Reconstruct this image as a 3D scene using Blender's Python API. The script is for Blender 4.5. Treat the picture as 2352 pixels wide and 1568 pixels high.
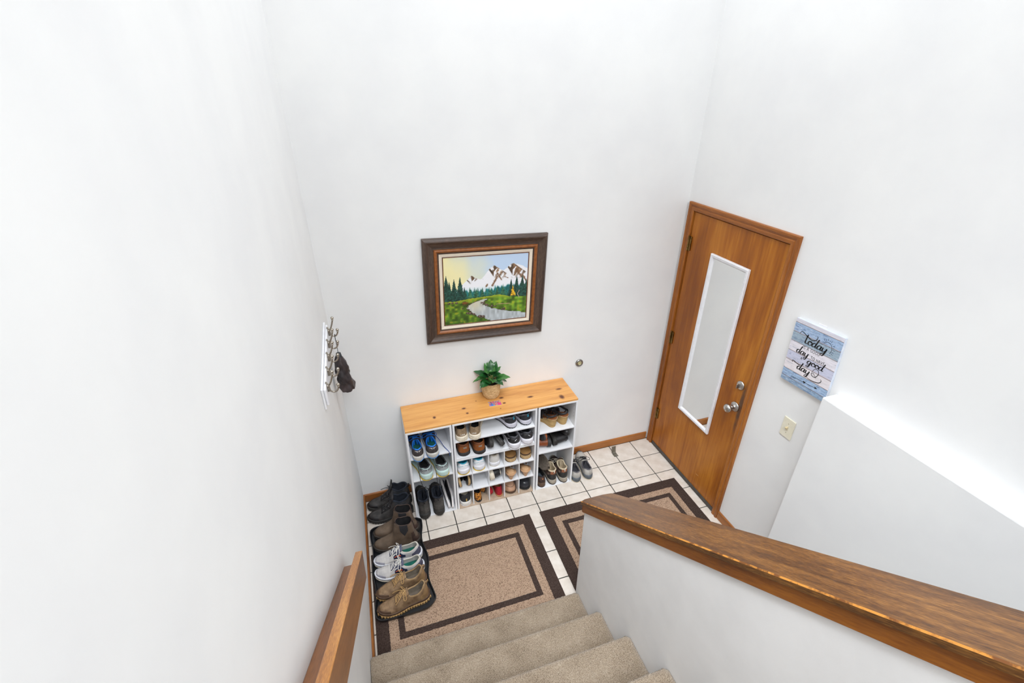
import bpy, bmesh, math, random
import numpy as np
from mathutils import Vector, Matrix, noise as mnoise
random.seed(7)
for _o in list(bpy.data.objects):
    bpy.data.objects.remove(_o)
SC = bpy.context.scene
COL = SC.collection
PI = math.pi

# ------------------------------------------------------------------ camera
CAM_POS = Vector((0.2736, -2.7059, 2.7176))
YAW, PITCH, ROLL, FPX = 0.3153, -0.4972, 0.0045, 1067.65
cam_d = bpy.data.cameras.new('camera'); cam = bpy.data.objects.new('camera', cam_d); COL.objects.link(cam)
cam_d.sensor_fit = 'HORIZONTAL'; cam_d.sensor_width = 36.0; cam_d.lens = FPX / 2352.0 * 36.0
cam_d.clip_start = 0.02; cam_d.clip_end = 50
_F = Vector((math.sin(YAW) * math.cos(PITCH), math.cos(YAW) * math.cos(PITCH), math.sin(PITCH)))
_R = Vector((math.cos(YAW), -math.sin(YAW), 0)); _U = _R.cross(_F)
_R, _U = math.cos(ROLL) * _R + math.sin(ROLL) * _U, -math.sin(ROLL) * _R + math.cos(ROLL) * _U
cam.matrix_world = Matrix(((_R.x, _U.x, -_F.x, CAM_POS.x), (_R.y, _U.y, -_F.y, CAM_POS.y), (_R.z, _U.z, -_F.z, CAM_POS.z), (0, 0, 0, 1)))
SC.camera = cam

# ------------------------------------------------------------------ world and lights
wd = bpy.data.worlds.new('world'); SC.world = wd; wd.use_nodes = True
wd.node_tree.nodes['Background'].inputs[0].default_value = (0.85, 0.92, 1.0, 1)
wd.node_tree.nodes['Background'].inputs[1].default_value = 0.6

def area_light(name, loc, target, sx, sy, power, color):
    d = bpy.data.lights.new(name, 'AREA'); d.shape = 'RECTANGLE'; d.size = sx; d.size_y = sy
    d.energy = power; d.color = color
    o = bpy.data.objects.new(name, d); COL.objects.link(o); o.location = loc
    o.rotation_euler = (Vector(target) - Vector(loc)).to_track_quat('-Z', 'Y').to_euler()
    return o
# unseen area lights added to balance brightness: upper room, landing, two narrow beams
LC = (0.925, 0.963, 1.0)
area_light('added_fill_upper_room', (1.2, -4.8, 4.95), (1.2, -4.8, 0), 1.8, 1.8, 102, LC)
area_light('added_fill_landing', (1.3, -0.7, 5.0), (1.3, -0.7, 0), 1.0, 1.0, 34, LC)
for _n, _p, _t, _w in (('added_beam', (0.35, -2.6, 4.95), (1.4, -1.3, 0.1), 15.0), ('added_beam_rear', (0.3, -4.2, 4.9), (1.5, -0.9, 0.3), 5.2)):
    area_light(_n, _p, _t, 1.0, 1.0, _w, LC).data.spread = math.radians(50)  # added beams that brighten floor and lower walls, sparing the upper walls

SC.view_settings.view_transform = 'Standard'; SC.view_settings.look = 'None'
SC.view_settings.exposure = 0.10; SC.view_settings.gamma = 1.0
SC.view_settings.use_curve_mapping = False

# ------------------------------------------------------------------ helpers: colour and materials
def lin(c):
    return tuple(((v / 255.0) / 12.92 if v / 255.0 <= 0.04045 else (((v / 255.0) + 0.055) / 1.055) ** 2.4) for v in c)
_mats = {}
def base_mat(name):
    m = bpy.data.materials.new(name); m.use_nodes = True
    nt = m.node_tree; return m, nt, nt.nodes['Principled BSDF']
def texco(nt, sc=(1, 1, 1), rot=(0, 0, 0), kind='Object'):
    tc = nt.nodes.new('ShaderNodeTexCoord'); mp = nt.nodes.new('ShaderNodeMapping')
    mp.inputs['Scale'].default_value = sc; mp.inputs['Rotation'].default_value = rot
    nt.links.new(tc.outputs[kind], mp.inputs['Vector']); return mp.outputs['Vector']
def noise_n(nt, vec, scale, detail=4, rough=.55, dist=0.0):
    n = nt.nodes.new('ShaderNodeTexNoise'); n.inputs['Scale'].default_value = scale
    n.inputs['Detail'].default_value = detail; n.inputs['Roughness'].default_value = rough; n.inputs['Distortion'].default_value = dist
    nt.links.new(vec, n.inputs['Vector']); return n.outputs['Fac']
def ramp_n(nt, fac, stops):
    r = nt.nodes.new('ShaderNodeValToRGB'); cr = r.color_ramp
    while len(cr.elements) > 1: cr.elements.remove(cr.elements[-1])
    cr.elements[0].position = stops[0][0]; cr.elements[0].color = (*stops[0][1], 1)
    for p, c in stops[1:]:
        e = cr.elements.new(p); e.color = (*c, 1)
    nt.links.new(fac, r.inputs['Fac']); return r.outputs['Color']
def bump_n(nt, h, bsdf, strength, dist=.002):
    b = nt.nodes.new('ShaderNodeBump'); b.inputs['Strength'].default_value = strength; b.inputs['Distance'].default_value = dist
    nt.links.new(h, b.inputs['Height']); nt.links.new(b.outputs['Normal'], bsdf.inputs['Normal'])
def mat(name, c1, c2=None, rough=.6, scale=30, bump=.0, bscale=None, metal=0.0, lo=.35, hi=.65, detail=4, coat=0.0, sc=(1, 1, 1), dist=.002, spec=.5):
    """plain material: two close colours mixed by noise, optional fine relief"""
    if name in _mats: return _mats[name]
    m, nt, b = base_mat(name)
    a = lin(c1); c = lin(c2) if c2 else tuple(v * .8 for v in a)
    v = texco(nt, sc)
    f = noise_n(nt, v, scale, detail)
    nt.links.new(ramp_n(nt, f, [(lo, c), (hi, a)]), b.inputs['Base Color'])
    b.inputs['Roughness'].default_value = rough; b.inputs['Metallic'].default_value = metal
    b.inputs['Coat Weight'].default_value = coat; b.inputs['Specular IOR Level'].default_value = spec
    if bump: bump_n(nt, noise_n(nt, v, bscale or scale * 4, 3), b, bump, dist)
    _mats[name] = m; return m
def wood(name, cols, axis='z', scale=1.0, rough=.4, ring=6.0, coat=.0, fine=.35, bump=.05, slope=0.0):
    """long grain along axis: stretched noise bands plus fine pores"""
    if name in _mats: return _mats[name]
    m, nt, b = base_mat(name)
    k = {'x': (.08, 1, 1), 'y': (1, .08, 1), 'z': (1, 1, .08)}[axis]
    v = texco(nt, (1, 1, 1), (slope, 0, 0))
    mp2 = nt.nodes.new('ShaderNodeMapping'); mp2.inputs['Scale'].default_value = tuple(s * scale for s in k); nt.links.new(v, mp2.inputs['Vector']); v = mp2.outputs['Vector']
    f1 = noise_n(nt, v, ring, 3, .5, .6)
    f2 = noise_n(nt, v, ring * 16, 3, .6)
    mx = nt.nodes.new('ShaderNodeMath'); mx.operation = 'MULTIPLY_ADD'
    mx.inputs[1].default_value = fine; nt.links.new(f2, mx.inputs[0])
    m2 = nt.nodes.new('ShaderNodeMath'); m2.operation = 'MULTIPLY'; m2.inputs[1].default_value = 1 - fine
    nt.links.new(f1, m2.inputs[0]); nt.links.new(m2.outputs[0], mx.inputs[2])
    n = len(cols); st = [(.34 + .32 * i / max(1, n - 1), lin(c)) for i, c in enumerate(cols)]
    nt.links.new(ramp_n(nt, mx.outputs[0], st), b.inputs['Base Color'])
    b.inputs['Roughness'].default_value = rough; b.inputs['Coat Weight'].default_value = coat; b.inputs['Coat Roughness'].default_value = .25
    if bump: bump_n(nt, f2, b, bump, .001)
    _mats[name] = m; return m
def attr_mat(name, rough=.5, bump=0, spec=.5):
    if name in _mats: return _mats[name]
    m, nt, b = base_mat(name)
    a = nt.nodes.new('ShaderNodeAttribute'); a.attribute_name = 'print'
    nt.links.new(a.outputs['Color'], b.inputs['Base Color']); b.inputs['Roughness'].default_value = rough
    b.inputs['Specular IOR Level'].default_value = spec
    if bump: bump_n(nt, noise_n(nt, texco(nt), 260, 3), b, bump, .001)
    _mats[name] = m; return m

# ------------------------------------------------------------------ helpers: objects
def props(o, label=None, cat=None, group=None, kind=None):
    if label: o['label'] = label
    if cat: o['category'] = cat
    if group: o['group'] = group
    if kind: o['kind'] = kind
    return o
def thing(name, label, cat, loc=(0, 0, 0), group=None, rot=None):
    o = bpy.data.objects.new(name, None); COL.objects.link(o); o.location = loc; o.empty_display_size = .05
    if rot: o.rotation_euler = rot
    return props(o, label, cat, group)
class MB:
    def __init__(s): s.v = []; s.f = []; s.m = []
    def add(s, V, F, m=0):
        b = len(s.v); s.v += [tuple(p) for p in V]; s.f += [tuple(i + b for i in f) for f in F]; s.m += [m] * len(F); return s
    def box(s, x0, x1, y0, y1, z0, z1, m=0):
        V = [(x, y, z) for z in (z0, z1) for y in (y0, y1) for x in (x0, x1)]
        return s.add(V, [(0, 2, 3, 1), (4, 5, 7, 6), (0, 1, 5, 4), (2, 6, 7, 3), (0, 4, 6, 2), (1, 3, 7, 5)], m)
    def prism(s, poly, a0, a1, axis='x', m=0):
        """poly: 2D points, extruded along axis; for x: (y,z), y: (x,z), z: (x,y)"""
        def P(p, a): return {'x': (a, p[0], p[1]), 'y': (p[0], a, p[1]), 'z': (p[0], p[1], a)}[axis]
        n = len(poly); V = [P(p, a0) for p in poly] + [P(p, a1) for p in poly]
        F = [tuple(range(n - 1, -1, -1)), tuple(range(n, 2 * n))] + [(i, (i + 1) % n, n + (i + 1) % n, n + i) for i in range(n)]
        return s.add(V, F, m)
    def grid(s, P, m=0, closed_u=False, closed_v=False):
        """P[i][j] -> point"""
        n, k = len(P), len(P[0]); V = [p for r in P for p in r]; F = []
        for i in range(n if closed_u else n - 1):
            for j in range(k if closed_v else k - 1):
                F.append((i * k + j, i * k + (j + 1) % k, ((i + 1) % n) * k + (j + 1) % k, ((i + 1) % n) * k + j))
        return s.add(V, F, m)
    def tube(s, pts, r, seg=6, m=0, closed=False, flat=1.0):
        pts = [Vector(p) for p in pts]; n = len(pts); rs = r if hasattr(r, '__len__') else [r] * n
        up = Vector((0.13, 0.21, 1)).normalized(); rows = []
        for i, p in enumerate(pts):
            a = pts[i - 1] if (i or closed) else p; c = pts[(i + 1) % n] if (i < n - 1 or closed) else p
            d = (c - a); d = d.normalized() if d.length > 1e-9 else Vector((1, 0, 0))
            x = d.cross(up)
            if x.length < 1e-3: x = d.cross(Vector((1, 0, 0)))
            x.normalize(); y = x.cross(d); up = y if False else up
            rows.append([tuple(p + (math.cos(2 * PI * k / seg) * x + math.sin(2 * PI * k / seg) * y * flat) * rs[i]) for k in range(seg)])
        s.grid(rows, m, closed_u=closed, closed_v=True)
        if not closed:
            b = len(s.v) - n * seg
            s.f += [tuple(b + k for k in range(seg)), tuple(b + (n - 1) * seg + k for k in reversed(range(seg)))]; s.m += [m, m]
        return s
    def lathe(s, prof, seg=24, c=(0, 0, 0), axis='z', m=0):
        rows = []
        for r, h in prof:
            row = []
            for k in range(seg):
                a = 2 * PI * k / seg; x, y = r * math.cos(a), r * math.sin(a)
                q = {'z': (x, y, h), 'x': (h, x, y), 'y': (x, h, y)}[axis]
                row.append((q[0] + c[0], q[1] + c[1], q[2] + c[2]))
            rows.append(row)
        return s.grid(rows, m, closed_v=True)
    def mesh(s, name, mats, smooth=False, bev=0.0, recalc=True, merge=0.0, seg=1):
        me = bpy.data.meshes.new(name); me.from_pydata(s.v, [], s.f)
        for m_ in (mats if isinstance(mats, (list, tuple)) else [mats]): me.materials.append(m_)
        me.polygons.foreach_set('material_index', s.m)
        if recalc or bev or merge:
            bm = bmesh.new(); bm.from_mesh(me)
            if merge: bmesh.ops.remove_doubles(bm, verts=bm.verts, dist=merge)
            bmesh.ops.recalc_face_normals(bm, faces=bm.faces)
            if bev: bmesh.ops.bevel(bm, geom=[e for e in bm.edges if len(e.link_faces) == 2 and e.calc_face_angle(0) > .6], offset=bev, segments=seg, affect='EDGES', profile=.6, clamp_overlap=True)
            bm.to_mesh(me); bm.free()
        me.polygons.foreach_set('use_smooth', [smooth] * len(me.polygons)); me.update()
        return me
    def build(s, name, mats, parent=None, world=True, **k):
        return link(name, s.mesh(name, mats, **k), parent, world)
def link(name, me, parent=None, world=True):
    o = bpy.data.objects.new(name, me); COL.objects.link(o)
    if parent is not None:
        o.parent = parent
        if world and parent.type == 'EMPTY' and parent.rotation_euler.to_quaternion().angle < 1e-6:
            o.matrix_parent_inverse = Matrix.Translation(-parent.location)
    return o
def bx(name, x0, x1, y0, y1, z0, z1, m, parent=None, bev=.002, seg=1):
    return MB().box(x0, x1, y0, y1, z0, z1).build(name, m, parent, bev=bev, seg=seg)
def struct(o, label, cat):
    return props(o, label, cat, kind='structure')
def catmull(pts, n=8, closed=False):
    P = [Vector(p) for p in pts]; out = []; N = len(P)
    for i in range(N if closed else N - 1):
        p0 = P[(i - 1) % N] if (closed or i) else P[0]; p1 = P[i]; p2 = P[(i + 1) % N]
        p3 = P[(i + 2) % N] if (closed or i + 2 < N) else P[-1]
        for k in range(n):
            t = k / n
            out.append(.5 * ((2 * p1) + (p2 - p0) * t + (2 * p0 - 5 * p1 + 4 * p2 - p3) * t * t + (3 * p1 - 3 * p2 + p3 - p0) * t ** 3))
    if not closed: out.append(P[-1])
    return out
def color_grid(name, nx, ny, posf, colf, m, parent, world=True):
    """flat print: a fine grid whose vertices carry the printed colour"""
    u = np.linspace(0, 1, nx + 1); v = np.linspace(0, 1, ny + 1); Ug, Vg = np.meshgrid(u, v)
    C = colf(Ug, Vg).reshape(-1, 3); P = posf(Ug.ravel(), Vg.ravel())
    idx = np.arange((nx + 1) * (ny + 1)).reshape(ny + 1, nx + 1)
    F = np.stack([idx[:-1, :-1], idx[:-1, 1:], idx[1:, 1:], idx[1:, :-1]], -1).reshape(-1, 4)
    me = bpy.data.meshes.new(name); me.from_pydata(P.tolist(), [], F.tolist())
    a = me.color_attributes.new('print', 'FLOAT_COLOR', 'POINT')
    cl = np.where(C <= .04045, C / 12.92, ((np.clip(C, 0, 1) + .055) / 1.055) ** 2.4)
    a.data.foreach_set('color', np.concatenate([cl, np.ones((len(cl), 1))], 1).astype(np.float32).ravel())
    me.materials.append(m); me.update()
    return link(name, me, parent, world)
_rng = np.random.RandomState(3)
def vnoise(U, V, f, seed=0):
    """smooth value noise on arrays"""
    r = np.random.RandomState(seed + 11); G = r.rand(64, 64)
    x, y = U * f, V * f; xi, yi = np.floor(x).astype(int), np.floor(y).astype(int); fx, fy = x - xi, y - yi
    fx, fy = fx * fx * (3 - 2 * fx), fy * fy * (3 - 2 * fy)
    g = lambda a, b: G[a % 64, b % 64]
    return (g(xi, yi) * (1 - fx) * (1 - fy) + g(xi + 1, yi) * fx * (1 - fy) + g(xi, yi + 1) * (1 - fx) * fy + g(xi + 1, yi + 1) * fx * fy)
# ------------------------------------------------------------------ dimensions of the place
W = 2.422          # landing width, left wall to door wall
T = 0.2035         # tile pitch
LAND = -1.235      # landing ends here, stairs begin
HW0, HW1 = 1.152, 1.300   # half wall between the two flights
RISE, RUN, Y1 = 0.192, 0.2385, -1.246
UPZ = RISE * 7     # upper floor
YB = -6.5          # far end of the upper room
CEIL = 5.1

M_wall = mat('wall_paint', (241, 241, 240), (236, 236, 236), rough=.75, scale=3, bump=.06, bscale=220, spec=.25, dist=.001)
M_ceil = mat('ceiling_paint', (244, 244, 243), (240, 240, 240), rough=.9, scale=3, spec=.2)
M_grout = mat('grout', (50, 50, 45), (36, 36, 32), rough=.95, scale=60, bump=.3)
M_tile = mat('tile_glaze', (221, 213, 204), (206, 195, 183), rough=.33, scale=14, detail=6, bump=.03, bscale=90)
M_base = wood('baseboard_oak', [(106, 58, 22), (146, 88, 38), (170, 108, 52)], 'x', 1, .4, 9)
M_basey = wood('baseboard_oak_side', [(106, 58, 22), (146, 88, 38), (170, 108, 52)], 'y', 1, .4, 9)
M_trimz = wood('casing_oak_upright', [(108, 56, 14), (150, 86, 26), (178, 110, 40)], 'z', 1, .42, 14)
M_trimy = wood('casing_oak_head', [(108, 56, 14), (150, 86, 26), (178, 110, 40)], 'y', 1, .42, 14)
M_black = mat('black_rubber', (26, 26, 27), (18, 18, 19), rough=.6)

# floor of the landing with its single tiles
floor = MB().box(0, W + .12, LAND, .0, -.15, -.004).build('floor', M_grout)
struct(floor, 'cream ceramic tile landing floor with dark grout lines', 'floor')
xs = [0.0] + [2.0395 + k * T for k in range(-9, 2)] + [W]
ys = [0.0] + [-.2095 - k * T for k in range(0, 6)]
ys = [y for y in ys if y > LAND + .03] + [LAND]
G = .0031; _tm = {}
for i in range(len(xs) - 1):
    for j in range(len(ys) - 1):
        x0, x1, y1, y0 = xs[i] + G, xs[i + 1] - G, ys[j] - G, ys[j + 1] + G
        if j == 0: y1 = -.013
        key = (round(x1 - x0, 3), round(y1 - y0, 3))
        if key not in _tm:
            _tm[key] = MB().box(0, key[0], 0, key[1], -.006, 0).mesh('tile', M_tile, bev=.0012)
        o = link('tile', _tm[key], floor); o.location = (x0, y0, 0)

# walls
def slab(name, x0, x1, y0, y1, z0, z1, m, label, cat='wall'):
    return struct(MB().box(x0, x1, y0, y1, z0, z1).build(name, m, bev=0), label, cat)
slab('wall_left', -.12, 0, YB, .12, -1.6, CEIL, M_wall, 'tall plain white wall along the left side of the stairs')
slab('wall_back', 0, W + .12, 0, .12, -.2, CEIL, M_wall, 'tall white wall behind the shoe shelves and the painting')
DY0, DW, DH = -.0862, .7894, 2.0021
DY1 = DY0 - DW
wr = MB()
wr.box(W, W + .12, DY0 + .016, 0, -.2, CEIL); wr.box(W, W + .12, DY1 - .016, DY0 + .016, DH + .018, CEIL)
wr.box(W, W + .12, YB, DY1 - .016, -1.6, CEIL)
struct(wr.build('wall_right', M_wall), 'white wall around the front door on the right', 'wall')
LD, LY, LZ = .0908, -1.3772, 1.3796
struct(MB().box(W - LD, W, YB, LY, -1.6, LZ).build('wall_ledge', M_wall, bev=.006, seg=2), 'thicker lower white wall with a flat ledge beside the plank sign', 'wall')
slab('ceiling', -.12, W + .12, YB, .12, CEIL, CEIL + .1, M_ceil, 'white ceiling above the stairwell', 'ceiling')
# rear wall of the upper room with its picture window opening
wb = MB(); wb.box(0, .2, YB - .12, YB, -1.6, CEIL); wb.box(2.3, W, YB - .12, YB, -1.6, CEIL)
wb.box(.2, 2.3, YB - .12, YB, -1.6, 2.0); wb.box(.2, 2.3, YB - .12, YB, 3.5, CEIL)
struct(wb.build('wall_rear', M_wall), 'white wall with picture window behind the stairs', 'wall')
wf = MB(); 
for a in ((.2, .26, 2.0, 3.5), (2.24, 2.3, 2.0, 3.5), (.26, 2.24, 2.0, 2.06), (.26, 2.24, 3.44, 3.5), (1.22, 1.28, 2.06, 3.44)): wf.box(a[0], a[1], YB - .1, YB - .02, a[2], a[3])
wn = struct(wf.build('window_1', mat('window_white', (240, 240, 240), rough=.4)), 'white framed picture window in the upper room', 'window')

# half wall between the flights: sloped top
CSL = .778; CX0, CX1, CY, CZ = 1.135, 1.3178, -1.199, .8706
captop = lambda y: CZ + CSL * (CY - y)
WE = -1.224
hw = MB().prism([(WE, -1.6), (WE, captop(WE) - .028), (-4.2, captop(-4.2) - .028), (-4.2, -1.6)], HW0, HW1, 'x')
struct(hw.build('wall_half', mat('half_wall_paint', (240, 240, 240), (234, 234, 234), rough=.7, scale=6, bump=.08, bscale=160, spec=.25), bev=.004, seg=2), 'white half wall dividing the two flights of stairs', 'wall')

M_cap = wood('cap_wood', [(52, 28, 8), (88, 53, 17), (116, 75, 30), (150, 104, 48)], 'y', 1, .38, 34, coat=.06, fine=.58, slope=.661)
M_capedge = mat('cap_worn_edge', (196, 132, 54), (112, 66, 24), rough=.4, scale=38, lo=.42, hi=.56)
M_fascia = wood('fascia_wood', [(84, 42, 8), (124, 68, 14), (154, 92, 24)], 'y', 1, .4, 14, coat=.05, slope=.661)
# sloped cap board with clipped far corners and a worn bright edge
tc = thing('trim_1', 'thick brown wooden cap rail running down the half wall', 'railing', (1.22, CY, 0)); tc['kind'] = 'structure'
cb = MB()
TH = .023; YE = -4.2
ol = [(CX0, YE), (CX0, CY - .006), (CX0 + .028, CY + .012), (CX1 - .045, CY + .012), (CX1 - .004, CY - .002), (CX1, CY - .02), (CX1, YE)]
def ins(p, d):
    cx = (CX0 + CX1) / 2; return (p[0] + (d if p[0] < cx else -d), p[1] - (d if p[1] > -2 else 0))
e = .004
V = []; F = []; fm = []
rings = [[(p[0], p[1], captop(p[1]) - TH) for p in ol], [(p[0], p[1], captop(p[1]) - e) for p in ol], [(*ins(p, e), captop(ins(p, e)[1])) for p in ol]]
n = len(ol)
for r in rings: V += r
for k in range(2):
    for i in range(n):
        j = (i + 1) % n; F.append((k * n + i, k * n + j, (k + 1) * n + j, (k + 1) * n + i)); fm.append(k)
F.append(tuple(range(n))); fm.append(0); F.append(tuple(2 * n + i for i in range(n))); fm.append(0)
cb.v = V; cb.f = F; cb.m = fm
cb.build('cap_board', [M_cap, M_capedge], tc)
fa = MB()
FH = .058
fa.prism([(WE + .004, captop(WE) - TH), (YE, captop(YE) - TH), (YE, captop(YE) - TH - FH), (WE + .004, captop(WE) - TH - FH)], HW0 - .010, HW0, 'x')
fa.build('fascia', M_fascia, tc, bev=.0015)
fb = MB().prism([(WE + .004, captop(WE) - TH), (YE, captop(YE) - TH), (YE, captop(YE) - TH - FH), (WE + .004, captop(WE) - TH - FH)], HW1, HW1 + .010, 'x')
fb.build('fascia', M_fascia, tc, bev=.0015)
MB().box(HW0 - .01, HW1 + .01, WE, WE + .010, captop(WE) - TH - FH + .002, captop(WE) - TH - .002).build('fascia', M_fascia, tc, bev=.0015)

# carpeted stairs going up (each step one part) and down beyond the half wall
def carpet_mat():
    m, nt, b = base_mat('carpet')
    v = texco(nt)
    f = noise_n(nt, v, 260, 4, .75); g = noise_n(nt, v, 7, 3)
    a = nt.nodes.new('ShaderNodeMath'); a.operation = 'MULTIPLY_ADD'; a.inputs[1].default_value = .20
    nt.links.new(g, a.inputs[0]); 
    h = nt.nodes.new('ShaderNodeMath'); h.operation = 'MULTIPLY'; h.inputs[1].default_value = .80; nt.links.new(f, h.inputs[0]); nt.links.new(h.outputs[0], a.inputs[2])
    nt.links.new(ramp_n(nt, a.outputs[0], [(.36, lin((98, 83, 66))), (.49, lin((150, 133, 113))), (.63, lin((184, 168, 148)))]), b.inputs['Base Color'])
    b.inputs['Roughness'].default_value = 1; b.inputs['Specular IOR Level'].default_value = .1; b.inputs['Sheen Weight'].default_value = .25
    bump_n(nt, f, b, .9, .004); return m
M_carpet = carpet_mat()
def step_mesh(x0, x1, fine):
    # waterfall carpet profile of one step: riser bottom -> rounded nose -> tread back (nose at y=0,z=0)
    prof = [(-.03, -RISE), (-.03, -.05), (-.026, -.035), (-.012, -.028), (-.003, -.018), (0, -.009), (-.004, -.0025), (-.014, 0)]
    k = 40 if fine else 6
    prof += [(-.014 - (RUN + .018) * i / k, 0) for i in range(1, k + 1)]
    if fine:
        pp = []
        for a, b_ in zip(prof[:-1], prof[1:]):
            d = math.dist(a, b_); q = max(1, int(d / .007))
            pp += [(a[0] + (b_[0] - a[0]) * i / q, a[1] + (b_[1] - a[1]) * i / q) for i in range(q)]
        prof = pp + [prof[-1]]
    nx = int((x1 - x0) / .007) if fine else 4
    r = random.Random(5); rows = []
    for y, z in prof:
        row = []
        for i in range(nx + 1):
            x = x0 + (x1 - x0) * i / nx
            rd = min(x - x0, x1 - x, .02) / .02; s = -.008 * (1 - rd) ** 2
            j = (r.random() - .5) * .0045 if fine else 0
            row.append((x, y + j + (s if z < -.001 else 0), z + (r.random() - .5) * (.0045 if fine else 0) + (s if z > -.03 else 0)))
        rows.append(row)
    return MB().grid(rows).mesh('step', M_carpet, smooth=True, recalc=False)
stair = MB().prism([(Y1 - .04, -.15)] + sum([[(Y1 - .04 - k * RUN, -.15 if k == 0 else k * RISE - .02), (Y1 - .04 - k * RUN, (k + 1) * RISE - .02)] for k in range(7)], []) + [(Y1 - .04 - 7 * RUN, 7 * RISE - .02), (Y1 - .04 - 7 * RUN, -.15)], .003, HW0 - .003, 'x').build('stairs_up', M_carpet)
struct(stair, 'beige carpeted stairs climbing toward the viewer', 'stairs')
sf = step_mesh(.002, HW0 - .001, True); sc_ = step_mesh(.002, HW0 - .001, False)
for k in range(7):
    o = link('step', sf if k < 4 else sc_, stair); o.location = (0, Y1 - k * RUN, (k + 1) * RISE)
dn = MB().prism([(-1.24, -1.6), (-1.24, -.02)] + sum([[(-1.24 - k * RUN, -.02 - k * RISE), (-1.24 - k * RUN, -.02 - (k + 1) * RISE)] for k in range(7)], []) + [(-1.24 - 7 * RUN, -1.6)], HW1 + .003, W - LD - .003, 'x').build('stairs_down', M_carpet)
struct(dn, 'beige carpeted stairs going down behind the half wall', 'stairs')
sd = MB().box(HW1 + .003, W - LD - .003, -RUN - .01, .025, -.03, 0).mesh('step', M_carpet, bev=.008, seg=2)
for k in range(7):
    o = link('step', sd, dn); o.location = (0, -1.262 - k * RUN, -(k + 1) * RISE + .018)
slab('floor_lower', HW1, W, YB, -1.24 - 6 * RUN, -1.7, -1.55, M_carpet, 'carpeted lower floor at the foot of the stairs', 'floor')
slab('floor_upper', 0, HW0, YB, Y1 - .04 - 6.9 * RUN, UPZ - .2, UPZ - .002, M_carpet, 'carpeted upper floor at the head of the stairs', 'floor')
slab('floor_gallery', HW0, W, YB, -4.2, UPZ - .2, UPZ - .002, M_carpet, 'carpeted upper floor beyond the stairwell', 'floor')

# baseboards
def baseboard(name, mb, m, label): return struct(mb.build(name, m, bev=.003), label, 'baseboard')
baseboard('baseboard_back', MB().prism([(0, 0), (0, .071), (-.006, .071), (-.012, .062), (-.012, 0)], 0.0, W - .018, 'x'), M_base, 'brown oak baseboard along the wall behind the shoe shelves')
baseboard('baseboard_left', MB().prism([(0, 0), (0, .071), (.006, .071), (.012, .062), (.012, 0)], -1.24, -.0125, 'y'), M_basey, 'brown oak baseboard along the left wall beside the boot tray')
baseboard('baseboard_right', MB().prism([(W, 0), (W, .071), (W - .006, .071), (W - .012, .062), (W - .012, 0)], -1.24, DY1 - .0555, 'y'), M_basey, 'short brown oak baseboard right of the front door')

# ------------------------------------------------------------------ front door
def door_mat():
    m, nt, b = base_mat('door_veneer')
    v = texco(nt, (1, 1, .22))
    f = noise_n(nt, v, 3.2, 4, .55, 1.6); g = noise_n(nt, texco(nt, (1, 1, .05)), 60, 3, .6)
    mx = nt.nodes.new('ShaderNodeMath'); mx.operation = 'MULTIPLY_ADD'; mx.inputs[1].default_value = .3
    nt.links.new(g, mx.inputs[0]); m2 = nt.nodes.new('ShaderNodeMath'); m2.operation = 'MULTIPLY'; m2.inputs[1].default_value = .7
    nt.links.new(f, m2.inputs[0]); nt.links.new(m2.outputs[0], mx.inputs[2])
    col = ramp_n(nt, mx.outputs[0], [(.36, lin((132, 70, 10))), (.5, lin((164, 94, 16))), (.64, lin((192, 122, 34)))])
    # grime worn around the lock edge (a stain with its own outline)
    sx = nt.nodes.new('ShaderNodeSeparateXYZ'); tc_ = nt.nodes.new('ShaderNodeTexCoord'); nt.links.new(tc_.outputs['Object'], sx.inputs[0])
    def band(sock, c, w):
        a = nt.nodes.new('ShaderNodeMath'); a.operation = 'SUBTRACT'; a.inputs[1].default_value = c; nt.links.new(sock, a.inputs[0])
        d = nt.nodes.new('ShaderNodeMath'); d.operation = 'ABSOLUTE'; nt.links.new(a.outputs[0], d.inputs[0])
        e_ = nt.nodes.new('ShaderNodeMapRange'); e_.inputs[1].default_value = w; e_.inputs[2].default_value = 0; nt.links.new(d.outputs[0], e_.inputs[0]); return e_.outputs[0]
    y = band(sx.outputs['Y'], DY1 + .020, .026); z = band(sx.outputs['Z'], .94, .30)
    p = nt.nodes.new('ShaderNodeMath'); p.operation = 'MULTIPLY'; nt.links.new(y, p.inputs[0]); nt.links.new(z, p.inputs[1])
    p2 = nt.nodes.new('ShaderNodeMath'); p2.operation = 'MULTIPLY'; nt.links.new(p.outputs[0], p2.inputs[0]); nt.links.new(noise_n(nt, texco(nt, (1, 1, .5)), 18, 4), p2.inputs[1])
    k = ramp_n(nt, p2.outputs[0], [(.10, (0, 0, 0)), (.30, (.8, .8, .8))])
    mix = nt.nodes.new('ShaderNodeMix'); mix.data_type = 'RGBA'; nt.links.new(k, mix.inputs['Factor']); nt.links.new(col, mix.inputs['A'])
    mix.inputs['B'].default_value = (*lin((62, 52, 46)), 1); nt.links.new(mix.outputs['Result'], b.inputs['Base Color'])
    b.inputs['Roughness'].default_value = .42; b.inputs['Coat Weight'].default_value = .12; b.inputs['Coat Roughness'].default_value = .3; b.inputs['Specular IOR Level'].default_value = .35
    return m
M_door = door_mat()
M_brass = mat('old_brass', (150, 122, 70), (110, 86, 44), rough=.35, metal=1)
M_steel = mat('satin_nickel', (206, 204, 200), (190, 188, 184), rough=.28, metal=1)
door = thing('door_1', 'brown wooden front door in oak casing with knob and deadbolt', 'door', (W, (DY0 + DY1) / 2, 0)); door['kind'] = 'structure'
bx('slab', W - .002, W + .042, DY1 + .005, DY0, .022, DH - .003, M_door, door, .0015)
bx('gap_shade_strip', W + .004, W + .03, DY1 - .004, DY1 + .0045, .01, DH + .004, M_black, door, .001)  # black strips in the side and top gaps stand in for their shade
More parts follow.
